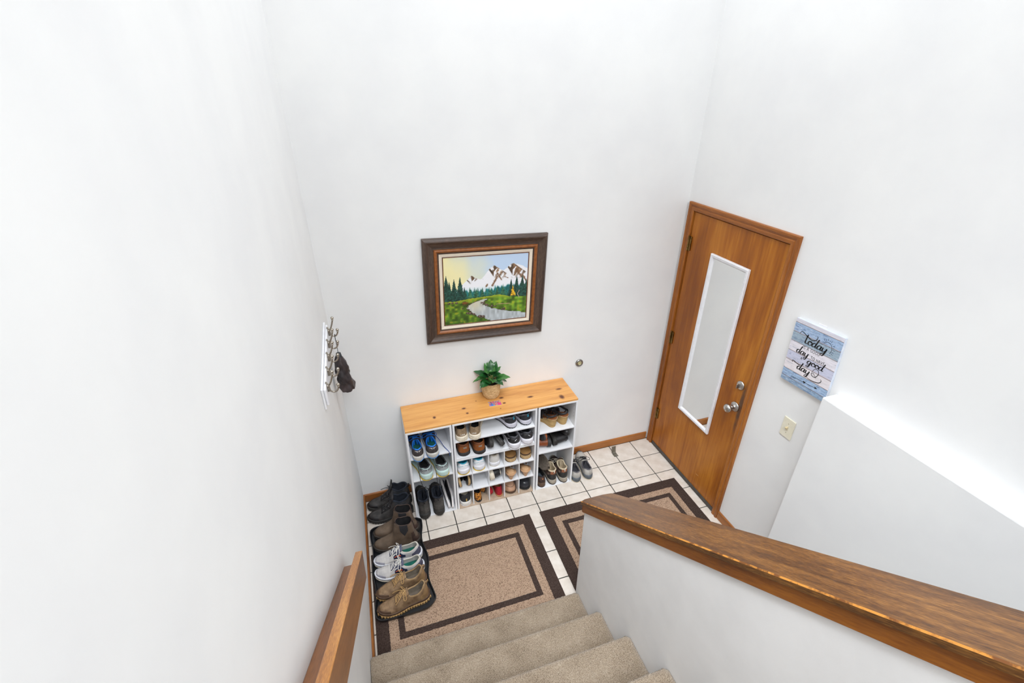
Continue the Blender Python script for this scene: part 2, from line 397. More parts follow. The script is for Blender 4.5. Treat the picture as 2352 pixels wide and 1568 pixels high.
bx('gap_shade_strip', W + .004, W + .03, DY1 + .005, DY0, DH - .0025, DH + .004, M_black, door, .001)
bx('door_sweep', W - .008, W + .03, DY1 + .002, DY0 - .002, .004, .036, mat('sweep_grey', (74, 70, 66), (56, 53, 50), rough=.5), door, .002)
bx('threshold', W - .004, W + .12, DY1 - .016, DY0 + .016, -.004, .006, M_black, door, .002)
CW = .054; X0 = W - .019
# jambs, casing uprights and head, mitred
for a, b_ in ((DY0 + .003, DY0 + .016), (DY1 - .016, DY1 - .004)):
    bx('jamb', W + .001, W + .12, a, b_, 0, DH + .018, M_trimz, door, .001)
bx('jamb', W + .001, W + .12, DY1 - .016, DY0 + .016, DH + .004, DH + .018, M_trimy, door, .001)
prof = [(0, 0), (0, .012), (.006, .016), (.020, .0165), (.026, .013), (.040, .019), (.050, .019), (CW, .015), (CW, 0)]   # (out from opening, proud)
def casing(A, B, outA, outB, m):
    rows = []
    for P_, o_ in ((A, outA), (B, outB)):
        rows.append([(W - h, P_[0] + o_[0] * d, P_[1] + o_[1] * d) for d, h in prof])
    mb = MB().grid(rows); k = len(prof); mb.f += [tuple(range(k)), tuple(range(k, 2 * k))]; mb.m += [0, 0]
    return mb.build('casing', m, door)
a0, a1, zt = DY0 + .008, DY1 - .0025, DH + .003
casing((a0, 0), (a0, zt), (1, 0), (1, 1), M_trimz); casing((a1, 0), (a1, zt), (-1, 0), (-1, 1), M_trimz); casing((a0, zt), (a1, zt), (1, 1), (-1, 1), M_trimy)
for hz in (1.785, 1.05, .33):
    h = MB(); yy = DY0 + .004
    for k in range(5): h.lathe([(0, -.05 + k * .02), (.0065, -.05 + k * .02), (.0065, -.0315 + k * .02), (0, -.0315 + k * .02)], 10, (W - .012, yy, hz))
    h.lathe([(0, .05), (.005, .05), (.0045, .054), (0, .056)], 10, (W - .012, yy, hz)); h.box(W - .010, W - .002, yy - .022, yy + .004, hz - .048, hz + .048)
    h.build('hinge', M_brass, door)
kz, ky = .909, -.818
kn = MB().lathe([(0, 0), (.033, 0), (.034, -.004), (.030, -.008), (.016, -.011), (.0125, -.020), (.0125, -.032), (.017, -.038), (.0245, -.044), (.0285, -.054), (.0285, -.062), (.025, -.071), (.016, -.077), (0, -.079)], 28, (W - .003, ky, kz), 'x').build('door_knob', M_steel, door, smooth=True)
db = MB().lathe([(0, 0), (.030, 0), (.031, -.004), (.026, -.010), (.012, -.013), (0, -.014)], 28, (W - .003, -.817, 1.073), 'x').build('deadbolt', M_steel, door, smooth=True)
MB().box(W - .040, W - .014, -.8195, -.8145, 1.057, 1.089).build('thumb_turn', M_steel, db, bev=.002)
bx('scratch', W - .0026, W - .0018, -.668, -.644, .157, .160, mat('bare_wood', (214, 172, 116), rough=.8), door, 0)

# narrow mirror hung on the door
M_white_fr = mat('white_gloss_frame', (240, 240, 243), (232, 232, 236), rough=.35)
mm, nt_, b_ = base_mat('mirror_glass'); b_.inputs['Base Color'].default_value = (.84, .86, .855, 1); b_.inputs['Metallic'].default_value = 1; b_.inputs['Roughness'].default_value = .03
mir = thing('wall_mirror', 'tall narrow mirror in a white frame hung on the front door', 'mirror', (W - .003, -.494, .556))
y0, y1, z0, z1, fw = -.326, -.662, .556, 1.788, .030
def fbar(pts):   # mitred bar: outer a,b inner a,b
    mb = MB(); 
    prof2 = [(0, .004), (0, .018), (.006, .021), (.019, .019), (fw - .004, .012), (fw, .008), (fw, .004)]
    rows = [[(W - h, p[0] + q[0] * d, p[1] + q[1] * d) for d, h in prof2] for p, q in pts]
    mb.grid(rows, closed_v=True); return mb.build('frame_bar', M_white_fr, mir)
fbar([((y0, z0), (-1, 1)), ((y0, z1), (-1, -1))]); fbar([((y0, z1), (-1, -1)), ((y1, z1), (1, -1))])
fbar([((y1, z1), (1, -1)), ((y1, z0), (1, 1))]); fbar([((y1, z0), (1, 1)), ((y0, z0), (-1, 1))])
MB().box(W - .0078, W - .0035, y1 + fw - .002, y0 - fw + .002, z0 + fw - .002, z1 - fw + .002).build('glass', mm, mir)
# ------------------------------------------------------------------ handrail on the left wall
HRS = .785
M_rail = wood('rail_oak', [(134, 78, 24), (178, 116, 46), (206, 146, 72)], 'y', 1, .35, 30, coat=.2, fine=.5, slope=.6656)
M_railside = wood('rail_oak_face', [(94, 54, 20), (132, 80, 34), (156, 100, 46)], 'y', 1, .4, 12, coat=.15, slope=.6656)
hr = thing('handrail', 'oak handrail fixed along the left wall of the stairs', 'handrail', (.05, -1.27, .9))
ye, ze = -1.262, .993; yt = -3.6
zt_ = lambda y: ze + HRS * (ye - y)
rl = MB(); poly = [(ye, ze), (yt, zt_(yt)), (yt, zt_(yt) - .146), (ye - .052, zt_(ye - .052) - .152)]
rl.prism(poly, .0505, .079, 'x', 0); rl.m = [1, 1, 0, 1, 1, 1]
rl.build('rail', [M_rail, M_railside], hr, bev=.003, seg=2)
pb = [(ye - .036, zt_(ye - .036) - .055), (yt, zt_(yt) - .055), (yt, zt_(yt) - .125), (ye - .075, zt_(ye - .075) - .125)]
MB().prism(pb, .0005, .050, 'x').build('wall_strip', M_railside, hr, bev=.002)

# ------------------------------------------------------------------ painting
PCX, PCZ, PW, PH, PR = .97845, 1.5892, .7935, .6936, .0311
pt = thing('framed_painting', 'framed landscape painting of snowy mountains, pines and a stream', 'painting', (PCX, -.002, PCZ), rot=(0, PR, 0))
M_fdark = wood('frame_dark', [(46, 34, 28), (74, 56, 46), (104, 84, 70)], 'x', 1, .45, 30, fine=.6)
M_fdarkz = wood('frame_dark_upright', [(46, 34, 28), (74, 56, 46), (104, 84, 70)], 'z', 1, .45, 30, fine=.6)
M_flip = mat('frame_lip', (158, 94, 44), (128, 72, 30), rough=.35, scale=40)
M_liner = mat('liner_linen', (238, 226, 208), (228, 214, 194), rough=.8, scale=300, bump=.15, bscale=600)
M_fill = mat('fillet_brown', (122, 70, 34), (96, 52, 24), rough=.4)
def frame_side(name, prof, k, m):
    # prof: (inset, proud); k side index: 0 left 1 top 2 right 3 bottom
    c = [(-1, -1), (-1, 1), (1, 1), (1, -1)]; a, b_ = c[k], c[(k + 1) % 4]
    rows = [[(q[0] * (PW / 2 - d), -h, q[1] * (PH / 2 - d)) for d, h in prof] for q in (a, b_)]
    return MB().grid(rows).build(name, m, pt, world=False)
pm = [(0, .0), (0, .020), (.004, .026), (.012, .034), (.018, .036), (.024, .034), (.034, .027), (.046, .022), (.058, .020), (.066, .021)]
pl_ = [(.066, .0), (.066, .021), (.069, .027), (.076, .029), (.083, .026), (.087, .020), (.087, .0)]
pd = [(.087, .0), (.087, .018), (.097, .016), (.097, .0)]
pn = [(.097, 0), (.097, .017), (.100, .018), (.116, .014), (.118, 0)]
pf_ = [(.118, 0), (.118, .014), (.1205, .015), (.123, .012), (.123, 0)]
for k in range(4):
    frame_side('frame_moulding', pm, k, M_fdarkz if k in (0, 2) else M_fdark)
    frame_side('frame_lip', pl_, k, M_flip); frame_side('frame_rebate', pd, k, M_fdark)
    frame_side('liner', pn, k, M_liner); frame_side('fillet', pf_, k, M_fill)
def paint(U, V):
    C = np.zeros(U.shape + (3,)); S = lambda c: np.array(c) / 255.
    def lay(mask, col): 
        mk = np.clip(mask, 0, 1)[..., None]; C[:] = C * (1 - mk) + np.asarray(col) * mk
    n1 = vnoise(U, V, 9, 1); n2 = vnoise(U, V, 30, 2); n3 = vnoise(U, V, 70, 3); n4 = vnoise(U * 3, V, 14, 5)
    w = np.clip((U - .12) * 1.9 + (V - .75) * .9 + (n1 - .5) * .25, 0, 1)[..., None]
    C[:] = S((248, 238, 182)) * (1 - w) + S((196, 217, 242)) * w
    # mountains
    rx = [0, .2, .23, .28, .32, .36, .43, .48, .53, .585, .63, .70, .745, .79, .815, .87, .93, 1.0]
    rz = [.3, .58, .62, .67, .725, .69, .655, .72, .80, .855, .82, .765, .80, .85, .865, .845, .82, .77]
    ridge = np.interp(U, rx, rz) + (n3 - .5) * .012
    mt = (V < ridge) * 1.0
    lay(mt, S((244, 244, 248)))
    pk = [(.32, .725, .13), (.585, .855, .22), (.815, .865, .24)]
    for px, pz, hh in pk:
        dx = (U - px); dz = (pz - V)
        fan = np.abs(dx) < dz * 1.1 + .01
        st = vnoise(dx / (dz + .05) * 1.0 + 3, dz * .9, 9, 8) + (n3 - .5) * .5
        fade = np.clip(1 - dz / hh, 0, 1)
        bias = np.clip(dx / (dz * .35 + .012) + .25, -1, 1) * .16
        st = vnoise(dx * 16 + dz * 9 * np.sign(dx) + 7, dz * 3.2 + px, 1.6, 8) * .62 + vnoise(dx * 40 + dz * 22 * np.sign(dx), dz * 8, 1.5, 9) * .3 + n3 * .14
        rock = mt * fan * np.clip((st + bias - .66 + fade * .30) * 9, 0, 1) * np.clip(fade * 2.2, 0, 1)
        c = S((128, 98, 72)) * (.66 + .6 * n2[..., None]) * (.70 + .30 * np.clip(dx[..., None] * 40 + .5, 0, 1))
        lay(rock, c)
    for (px, pz, ln, sl) in [(.50, .56, .05, 1.3), (.60, .62, .16, 1.2), (.655, .68, .12, -1.0), (.74, .66, .03, -.3), (.90, .70, .12, -.9), (.96, .64, .12, -1.0), (.86, .73, .1, 1.1)]:
        d = np.abs((U - px) * 1.0 - (V - pz) / sl * 0.5); m_ = (np.abs(V - pz) < ln / 2) * np.clip((.014 - d + (n3 - .5) * .014) * 160, 0, 1) * mt
        lay(m_ * .9, S((126, 92, 66)))
    # mist and far forest
    lay(np.clip(1 - np.abs(V - .50) / .06, 0, 1) * .45, S((180, 222, 226)))
    far = np.clip((.475 + .05 * vnoise(U, V * 0, 60, 4) + .045 * (U > .6) - V) * 40, 0, 1)
    lay(far, S((36, 116, 118)) * (.75 + .5 * n4[..., None]))
    def tree(x, top, base, wd_, col):
        t = np.clip((top - V) / (top - base), 0, 1); sp = wd_ * t * (.72 + .28 * np.abs(np.sin(V * 150 + x * 40))) * (.8 + .5 * n3)
        m_ = (V < top) * (V > base) * (np.abs(U - x) < sp); lay(m_, np.asarray(S(col)) * (.65 + .8 * n3[..., None]))
    r = np.random.RandomState(4)
    for x in np.linspace(.22, .78, 19): tree(x + r.uniform(-.012, .012), r.uniform(.47, .55), .355, r.uniform(.022, .034), (44, 98, 84))
    for x, tp in [(.30, .555), (.375, .53), (.45, .54), (.555, .53), (.63, .545), (.70, .565)]: tree(x, tp, .36, .036, (52, 96, 70))
    for x, tp, wd_ in [(.025, .755, .075), (.115, .70, .062), (.185, .725, .068), (.06, .66, .06), (.235, .57, .04), (.80, .635, .055), (.87, .68, .062), (.94, .68, .068), (.99, .62, .06)]:
        tree(x, tp, .34, wd_, (34, 68, 58))
    # meadow
    hill = np.interp(U, [0, .12, .25, .5, .66, .8, 1], [.36, .355, .375, .395, .405, .36, .345])
    g = V < hill + (n3 - .5) * .01
    gc = S((92, 128, 36)) * (.55 + .8 * n2[..., None]) * (.75 + .5 * n1[..., None])
    lay(g, gc); lay(g * np.clip((V - (hill - .045)) / .035, 0, 1) * .8 * (U < .78), S((168, 182, 46)))
    lay(g * np.clip((.2 - V) * 4, 0, 1) * (U < .5) * .45, S((52, 88, 30)))
    lay(g * (n2 > .68) * (n3 > .5) * .5, S((186, 160, 40)))
    # stream
    vs = [-.01, .05, .10, .15, .20, .24, .27, .30, .325, .345, .36]
    uc = [.86, .77, .64, .52, .43, .385, .37, .38, .42, .475, .50]; uw = [.30, .29, .27, .20, .15, .125, .10, .075, .055, .035, .01]
    cc = np.interp(V, vs, uc); ww = np.interp(V, vs, uw) * (1 + (n2 - .5) * .25)
    st = (np.abs(U - cc) < ww) * (V < .355) * (V > np.interp(U, [.4, .55, 1.0], [.05, .0, -.1]))
    wcol = S((206, 214, 218)) * (1 - .22 * n4[..., None]) ; wcol = wcol * (1 - .0) + (np.clip(1 - np.abs(U - .36) * 6, 0, 1) * np.clip((V - .1) * 6, 0, 1))[..., None] * (S((236, 220, 176)) - wcol) * .6
    lay(st, wcol)
    edge = (np.abs(np.abs(U - cc) - ww) < .016) * (V < .34) * (V > .03) * (n3 > .46)
    lay(edge * .85, S((74, 58, 48)) * (.7 + .8 * n2[..., None]))
    for x, z, rr in [(.27, .155, .022), (.305, .15, .026), (.345, .13, .022), (.42, .085, .03), (.46, .078, .026), (.21, .235, .014), (.50, .265, .02), (.57, .235, .022), (.61, .225, .018), (.72, .175, .022), (.70, .17, .018), (.44, .30, .016), (.47, .295, .02), (.52, .255, .016), (.05, .33, .02), (.09, .335, .018), (.14, .33, .02)]:
        d = np.hypot((U - x), (V - z) * 1.15); lay(np.clip((rr - d) * 200, 0, 1), S((78, 62, 54)) * (.55 + .9 * n3[..., None])); lay(np.clip((rr * .5 - np.hypot(U - x + .004, (V - z - .007) * 1.3)) * 120, 0, .8), S((172, 150, 132)))
    lay((np.hypot((U - .235) / 1.7, V - .32) < .017) * 1.0, S((128, 76, 40)))
    lay((np.hypot((U - .272), V - .315) < .011) * 1.0, S((112, 66, 36)))
    for x in (.215, .228, .248, .258): lay((np.abs(U - x) < .003) * (V < .31) * (V > .283), S((92, 54, 30)))
    tree(.825, .535, .37, .034, (204, 158, 40))
    for x in (.895,): lay((np.abs(U - x - .01 * np.sin(V * 60)) < .004) * (V > .33) * (V < .45), S((190, 170, 150)))
    lay((np.abs(V - .255 + (U - .7) * .05) < .005) * (U > .62) * (U < .8), S((176, 150, 110)))
    return np.clip(C, 0, 1)
cw, ch = PW - .246, PH - .246
color_grid('canvas', 300, 250, lambda u, v: np.stack([(u - .5) * cw, np.full_like(u, -.0125), (v - .5) * ch], 1), paint, attr_mat('oil_paint', .45, .12), pt, world=False)
MB().box(-PW / 2 + .004, PW / 2 - .004, -.010, -.001, -PH / 2 + .004, PH / 2 - .004).build('backing', mat('backing_board', (120, 96, 70), rough=.9), pt, world=False)

# ------------------------------------------------------------------ knob bumper on the back wall, metal bracket on the floor
M_chrome = mat('dull_chrome', (178, 176, 172), (150, 148, 144), rough=.25, metal=1)
bu = thing('wall_door_stop', 'small round metal door stop on the wall right of the painting', 'door stop', (1.690, 0, .9035))
MB().lathe([(.0, -.0005), (.031, -.0005), (.031, -.006), (.027, -.011), (.019, -.012), (.016, -.007), (.0, -.006)], 28, (0, 0, 0), 'y').build('ring', M_chrome, bu, world=False, smooth=True)
MB().lathe([(.016, -.006), (.0155, -.012), (.009, -.0145), (.007, -.010), (0, -.009)], 24, (0, 0, 0), 'y').build('rubber', mat('yellowed_rubber', (196, 186, 146), (160, 148, 104), rough=.6), bu, world=False, smooth=True)
br = thing('floor_door_stop', 'bent grey metal bracket standing on the tiles near the door', 'bracket', (2.040, -.115, 0))
M_br = mat('bracket_metal', (142, 138, 126), (110, 106, 96), rough=.42, metal=.7, scale=50)
bw_ = .0185
pr_ = [(-.030, .0015), (.012, .0015), (.018, .004), (.0215, .010), (.0315, .062)]
rows = [[(-bw_ + .004 * (i in (0,)), y, z) for y, z in [p]] + [(bw_ - .004 * (i in (0,)), p[0], p[1])] for i, p in enumerate(pr_)]
mbk = MB(); th_ = .0028
top = [[(-bw_, y, z), (bw_, y, z)] for y, z in pr_]; bot = [[(-bw_, y - (.002 if i > 2 else 0), z + th_ if i < 3 else z + .001) for _ in (0,)] + [(bw_, y - (.002 if i > 2 else 0), z + th_ if i < 3 else z + .001)] for i, (y, z) in enumerate(pr_)]
loop = [[a[0], a[1], b_[1], b_[0]] for a, b_ in zip(top, bot)]
mbk.grid(loop, closed_v=True); k4 = 4 * len(loop); mbk.f += [(0, 1, 2, 3), tuple(range(k4 - 4, k4))]; mbk.m += [0, 0]
mbk.build('plate', M_br, br, world=False, bev=.0006)
MB().lathe([(0, .0043), (.004, .0043), (.0035, .006), (0, .0065)], 10, (0, -.016, 0)).build('screw', M_chrome, br, world=False)

# ------------------------------------------------------------------ light switch
sw = thing('light_switch', 'ivory light switch plate on the wall below the plank sign', 'switch', (W - .0004, -1.2013, .9645 + .0625))
M_ivory = mat('ivory_plastic', (240, 234, 214), (234, 228, 206), rough=.35)
MB().box(-.006, 0, -.0384, .0384, -.0625, .0625).build('plate', M_ivory, sw, world=False, bev=.004, seg=2)
tg = MB().prism([(-.004, -.012), (-.004, .012), (-.009, .010), (-.0215, .009), (-.0215, .002), (-.009, -.010)], -.005, .005, 'y').build('toggle', mat('toggle_ivory', (222, 206, 168), (210, 190, 148), rough=.35), sw, world=False, bev=.001)
for zz in (.03, -.03): MB().lathe([(0, -.0072), (.0028, -.0068), (.003, -.0055)], 10, (0, 0, zz), 'x').build('screw', mat('screw_ivory', (186, 176, 150), rough=.5), sw, world=False)

# ------------------------------------------------------------------ plank sign with script lettering
SW_, SH_ = .2785, .367
sg = thing('canvas_sign', 'blue and white plank print sign with black script lettering', 'sign', (W, -1.2003, 1.4837), rot=(math.radians(-2.6), 0, 0))
# local: y to the far side (left as seen), z up, proud toward -x.  (u,v) -> y = (.5-u)*SW, z=(v-.5)*SH
M_print = attr_mat('sign_print', .6)
def planks(U, V):
    C = np.zeros(U.shape + (3,)); S = lambda c: np.array(c) / 255.
    n1 = vnoise(U * .5, V * 3, 22, 21); n2 = vnoise(U, V * 2.2, 36, 22); n3 = vnoise(U * .35, V * 4, 40, 23)
    bd = [1.1, .936, .794, .647, .493, .344, .191, .067, -.1]
    cl = [(222, 220, 230), (166, 190, 220), (158, 178, 194), (232, 228, 236), (204, 206, 226), (234, 228, 232), (164, 190, 220), (146, 172, 198)]
    wr_ = [0.05, .5, .4, .08, .12, .06, .5, .6]
    for i, c in enumerate(cl):
        m_ = (V <= bd[i]) & (V > bd[i + 1]); C[m_] = S(c)
        k = m_ & (n3 + (n2 - .5) * .5 > 1.02 - wr_[i] * .62); C[m_] *= (.95 + .08 * n1[m_])[:, None]; C[k] = C[k] * .55 + S((86, 104, 146)) * .45
        k = m_ & (n3 < wr_[i] * .32); C[k] = C[k] * .5 + S((216, 222, 234)) * .5
        e_ = m_ & (V < bd[i + 1] + .012); C[e_] = C[e_] * .55 + S((214, 178, 168)) * .45
        e_ = m_ & (np.abs(V - bd[i + 1]) < .0058); C[e_] = S((70, 62, 66))
    return np.clip(C, 0, 1)
MB().box(-.0175, -.0005, -SW_ / 2, SW_ / 2, -SH_ / 2, SH_ / 2).build('canvas_block', mat('canvas_edge', (214, 218, 226), (190, 200, 216), rough=.7, scale=30), sg, world=False, bev=.002)
color_grid('plank_print', 110, 180, lambda u, v: np.stack([np.full_like(u, -.0182), (.5 - u) * (SW_ - .002), (v - .5) * (SH_ - .002)], 1), planks, M_print, sg, world=False)
MB().box(-.004, -.0008, -.022, .022, SH_ / 2 - .006, SH_ / 2 + .012).build('hanger', M_white_fr, sg, world=False, bev=.001)
M_ink = mat('black_ink', (22, 20, 22), (16, 15, 17), rough=.6)
def ribbon(mb, pts, wfun, x, conv, n=7, closed=False):
    P = catmull([(p[0], p[1], 0) for p in pts], n, closed) if len(pts) > 2 else [Vector((p[0], p[1], 0)) for p in pts]
    P = [conv(p) for p in P]; rows = []
    for i, p in enumerate(P):
        a, c = P[max(0, i - 1)], P[min(len(P) - 1, i + 1)]; d = Vector((c[0] - a[0], c[1] - a[1]))
        d = d.normalized() if d.length > 1e-9 else Vector((1, 0)); w_ = wfun(d, i / max(1, len(P) - 1)); nx_, ny_ = -d.y * w_, d.x * w_
        rows.append([(x, p[0] + nx_, p[1] + ny_), (x, p[0] - nx_, p[1] - ny_)])
    mb.grid(rows)
    return mb
GL = {'t': ([[(.30, 2.25), (.26, 1.4), (.24, .5), (.34, .06), (.56, .04), (.8, .3)]], .85),
      'o': ([[(.55, 1.0), (.2, .85), (.08, .45), (.22, .08), (.5, 0), (.8, .2), (.88, .6), (.7, .95), (.5, .98), (.62, .75), (1.0, .72)]], .95),
      'd': ([[(.80, .85), (.5, 1.02), (.16, .75), (.06, .35), (.22, .03), (.5, .08), (.74, .45), (.86, .95)], [(1.06, 2.25), (.92, 1.4), (.80, .5), (.86, .08), (1.04, .06), (1.2, .3)]], 1.15),
      'a': ([[(.80, .85), (.5, 1.02), (.16, .75), (.06, .35), (.22, .03), (.5, .08), (.74, .45), (.86, .95)], [(.88, 1.0), (.80, .5), (.86, .08), (1.04, .06), (1.2, .3)]], 1.15),
      'y': ([[(.1, .95), (.06, .4), (.2, .04), (.5, .08), (.78, .5), (.88, 1.0)], [(.9, 1.0), (.80, .1), (.66, -.6), (.4, -.95), (.12, -.85), (.14, -.55), (.5, -.25), (.95, .05)]], 1.05),
      'g': ([[(.80, .85), (.5, 1.02), (.16, .75), (.06, .35), (.22, .03), (.5, .08), (.74, .45), (.86, .95)], [(.88, 1.0), (.80, .1), (.66, -.6), (.4, -.95), (.12, -.85), (.14, -.55), (.5, -.25), (1.0, .1)]], 1.1)}
def arc(cx, cy, rx, ry, a0, a1, n=8): return [(cx + rx * math.cos(math.radians(a0 + (a1 - a0) * i / n)), cy + ry * math.sin(math.radians(a0 + (a1 - a0) * i / n))) for i in range(n + 1)]
CG = {'I': [[(.1, 0), (.1, 1)]], 'S': [[(.55, .85), (.3, 1), (.08, .78), (.3, .52), (.55, .28), (.3, 0), (.05, .15)]], 'A': [[(0, 0), (.32, 1)], [(.32, 1), (.64, 0)], [(.12, .35), (.52, .35)]],
      'G': [[(.62, .82), (.35, 1), (.06, .7), (.06, .3), (.33, 0), (.62, .18), (.62, .45)], [(.62, .45), (.36, .45)]], 'O': [arc(.36, .5, .32, .5, 90, 450, 10)], 'D': [[(.08, 0), (.08, 1)], [(.08, 1), (.45, .9), (.62, .5), (.45, .1), (.08, 0)]],
      'T': [[(.3, 0), (.3, 1)], [(0, 1), (.6, 1)]], 'H': [[(.06, 0), (.06, 1)], [(.56, 0), (.56, 1)], [(.06, .5), (.56, .5)]], 'V': [[(0, 1), (.3, 0)], [(.3, 0), (.6, 1)]], 'E': [[(.08, 0), (.08, 1)], [(.08, 1), (.5, 1)], [(.08, .52), (.44, .52)], [(.08, 0), (.5, 0)]], 'U': [[(.06, 1), (.06, .3), (.3, 0), (.56, .3), (.56, 1)]], ' ': []}
def to_sign(p): return ((.5 - p[0]) * SW_, (p[1] - .5) * SH_)
def script(mb, word, u0, v0, xh, wx, thick, slant=.12, xlay=-.0186):
    cx = 0
    for chh in word:
        st, adv = GL[chh]
        for s_ in st:
            pts = [(u0 + (cx + x_ + slant * y_) * wx, v0 + y_ * xh) for x_, y_ in s_]
            def wf_(d, t_): return thick * (.34 + .66 * min(1, abs(d.y) * 1.15) * (1 if d.y < .1 else .42)) * (1 if 0.02 < t_ < .98 else .6)
            ribbon(mb, pts, wf_, xlay, to_sign)
        cx += adv
def caps(mb, text, u0, v0, h_, wx, thick, gap=.22, xlay=-.0186, conv=None):
    cx = 0
    for chh in text:
        if chh == ' ': cx += .42; continue
        for s_ in CG[chh]:
            ribbon(mb, [(u0 + (cx + x_) * wx, v0 + y_ * h_) for x_, y_ in s_], lambda d, t_: thick, xlay, conv or to_sign, 4)
        cx += max(p[0] for s_ in CG[chh] for p in s_) + gap
lt = MB()
script(lt, 'today', .275, .690, .062, .092, .0037)
ribbon(lt, [(.145, .79), (.19, .835), (.30, .805), (.42, .775), (.50, .80), (.52, .845), (.505, .865)], lambda d, t_: .0011 + .0013 * math.sin(PI * t_), -.0186, to_sign)
caps(lt, 'IS A GOOD', .285, .603, .043, .060, .0010)
script(lt, 'day', .175, .507, .053, .078, .0032)
caps(lt, 'TO HAVE', .495, .508, .045, .057, .0010)
caps(lt, 'A', .305, .430, .040, .052, .0010)
script(lt, 'good', .45, .418, .052, .083, .0033)
script(lt, 'day', .28, .268, .056, .083, .0033)
ribbon(lt, [(.165, .33), (.15, .352), (.18, .362), (.26, .345), (.33, .342), (.40, .375)], lambda d, t_: .0010 + .0012 * math.sin(PI * t_), -.0186, to_sign)
ribbon(lt, [(.60, .335), (.64, .395), (.71, .40), (.735, .35), (.69, .285), (.62, .285), (.60, .315), (.64, .325), (.71, .275)], lambda d, t_: .0010 + .0008 * math.sin(PI * t_), -.0186, to_sign)
ribbon(lt, [(.52, .225), (.60, .21), (.70, .215), (.79, .235), (.825, .275), (.80, .30)], lambda d, t_: .0010 + .0012 * math.sin(PI * t_), -.0186, to_sign)
lt.build('lettering', M_ink, sg, world=False)
su = MB(); sx_, sy_, sr = .735, .765, .085
ribbon(su, [(sx_ + sr * math.cos(a) * 1.15, sy_ + sr * math.sin(a)) for a in np.linspace(2.55, -.75, 12)], lambda d, t_: .0011, -.0186, to_sign, 3)
for i, a in enumerate(np.linspace(2.5, -.75, 13)):
    k0, k1 = 1.22, (1.62 if i % 2 else 1.42)
    ribbon(su, [(sx_ + sr * k0 * 1.15 * math.cos(a), sy_ + sr * k0 * math.sin(a)), (sx_ + sr * k1 * 1.15 * math.cos(a), sy_ + sr * k1 * math.sin(a))], lambda d, t_: .0009, -.0186, to_sign)
su.build('sun_drawing', M_ink, sg, world=False)
ar = MB(); ribbon(ar, [(.23, .112), (.79, .14)], lambda d, t_: .0010, -.0186, to_sign)
for k in range(4):
    for s_ in (1, -1): ribbon(ar, [(.235 + k * .027, .112 + k * .001), (.205 + k * .027 + .02, .112 + s_ * .018)], lambda d, t_: .0008, -.0186, to_sign)
ar.add([(-.0186, *to_sign(p)) for p in [(.80, .1405), (.735, .156), (.75, .138), (.735, .120)]], [(0, 1, 2), (0, 2, 3)])
ar.add([(-.0187, *to_sign(p)) for p in [(.515, .11), (.485, .135), (.497, .148), (.515, .138), (.533, .148), (.545, .135)]], [(0, 1, 2, 3), (0, 3, 4, 5)])
ar.build('arrow_drawing', M_ink, sg, world=False)

# ------------------------------------------------------------------ coat hook rack on the left wall and the pouch hanging from it
TR = math.radians(4.41)
rk = thing('coat_hook_rack', 'white coat rack board with double hooks on the left wall', 'coat rack', (0, -.545, 1.545), rot=(TR, 0, 0))
RL = .305
MB().box(.0005, .010, -RL, RL, -.073, .038).build('board_back', M_white_fr, rk, world=False, bev=.003, seg=2)
MB().box(.010, .022, -RL + .012, RL - .012, -.061, .028).build('board_front', M_white_fr, rk, world=False, bev=.005, seg=2)
M_nick = mat('brushed_nickel', (186, 178, 166), (158, 150, 138), rough=.3, metal=1)
hk = MB()
hk.tube([(.0235, 0, -.028), (.0245, 0, -.012), (.0245, 0, .012), (.0235, 0, .026)], [.006, .013, .013, .006], 10, flat=.22)
hk.lathe([(0, .0), (.0085, .0), (.0085, .006), (.006, .010), (0, .010)], 12, (.022, 0, .004), 'x')
hk.tube(catmull([(.028, 0, .004), (.036, 0, .012), (.046, 0, .034), (.053, 0, .056), (.056, 0, .070)], 5), .0042, 8)
hk.tube(catmull([(.026, 0, -.010), (.033, 0, -.024), (.046, 0, -.034), (.060, 0, -.030), (.069, 0, -.014), (.070, 0, -.004)], 5), .0042, 8)
hk.lathe([(0, -.003), (.0055, -.003), (.0055, .0015), (0, .0015)], 10, (.0555, 0, .066)); hk.lathe([(0, -.003), (.0055, -.003), (.0055, .0015), (0, .0015)], 10, (.070, 0, -.006))
hm = hk.mesh('hook', M_nick, smooth=True)
bl = MB().lathe([(.0082 * math.sin(PI * i / 8), -.0082 * math.cos(PI * i / 8)) for i in range(9)], 14).mesh('ball', M_nick, smooth=True)
for k in range(5):
    h = link('hook', hm, rk, False); h.location = (0, .245 - .1235 * k, .012 + .0 * k)
    for bp in ((.056, 0, .077), (.070, 0, .003)):
        o = link('ball', bl, h, False); o.location = bp
# small folded pouch on a cord
py = -.3035
po = thing('umbrella_pouch', 'crumpled dark brown fabric pouch hanging by a cord from the rack', 'pouch', (.053, py, 1.17))
M_pouch = mat('pouch_nylon', (74, 62, 62), (40, 34, 36), rough=.42, scale=14, bump=.35, bscale=34, dist=.006)
rows = []
for i in range(30):
    t_ = i / 29.; z = 1.425 - .235 * t_
    rx_ = np.interp(t_, [0, .06, .2, .45, .75, .93, 1], [.010, .020, .030, .036, .038, .040, .012]); ry_ = np.interp(t_, [0, .06, .2, .5, .93, 1], [.012, .022, .032, .042, .046, .012])
    row = []
    for k in range(28):
        a = 2 * PI * k / 28; q = Vector((math.cos(a), math.sin(a) + t_ * 1.2, z * 9))
        d = 1 + .38 * mnoise.noise(Vector((math.cos(a) * 2.2, math.sin(a) * 2.2, z * 22 + a * .6))) + .2 * mnoise.noise(q * 3.1)
        row.append((.052 + .012 * t_ + rx_ * d * math.cos(a), py + ry_ * d * math.sin(a), z + .010 * mnoise.noise(q * 2)))
    rows.append(row)
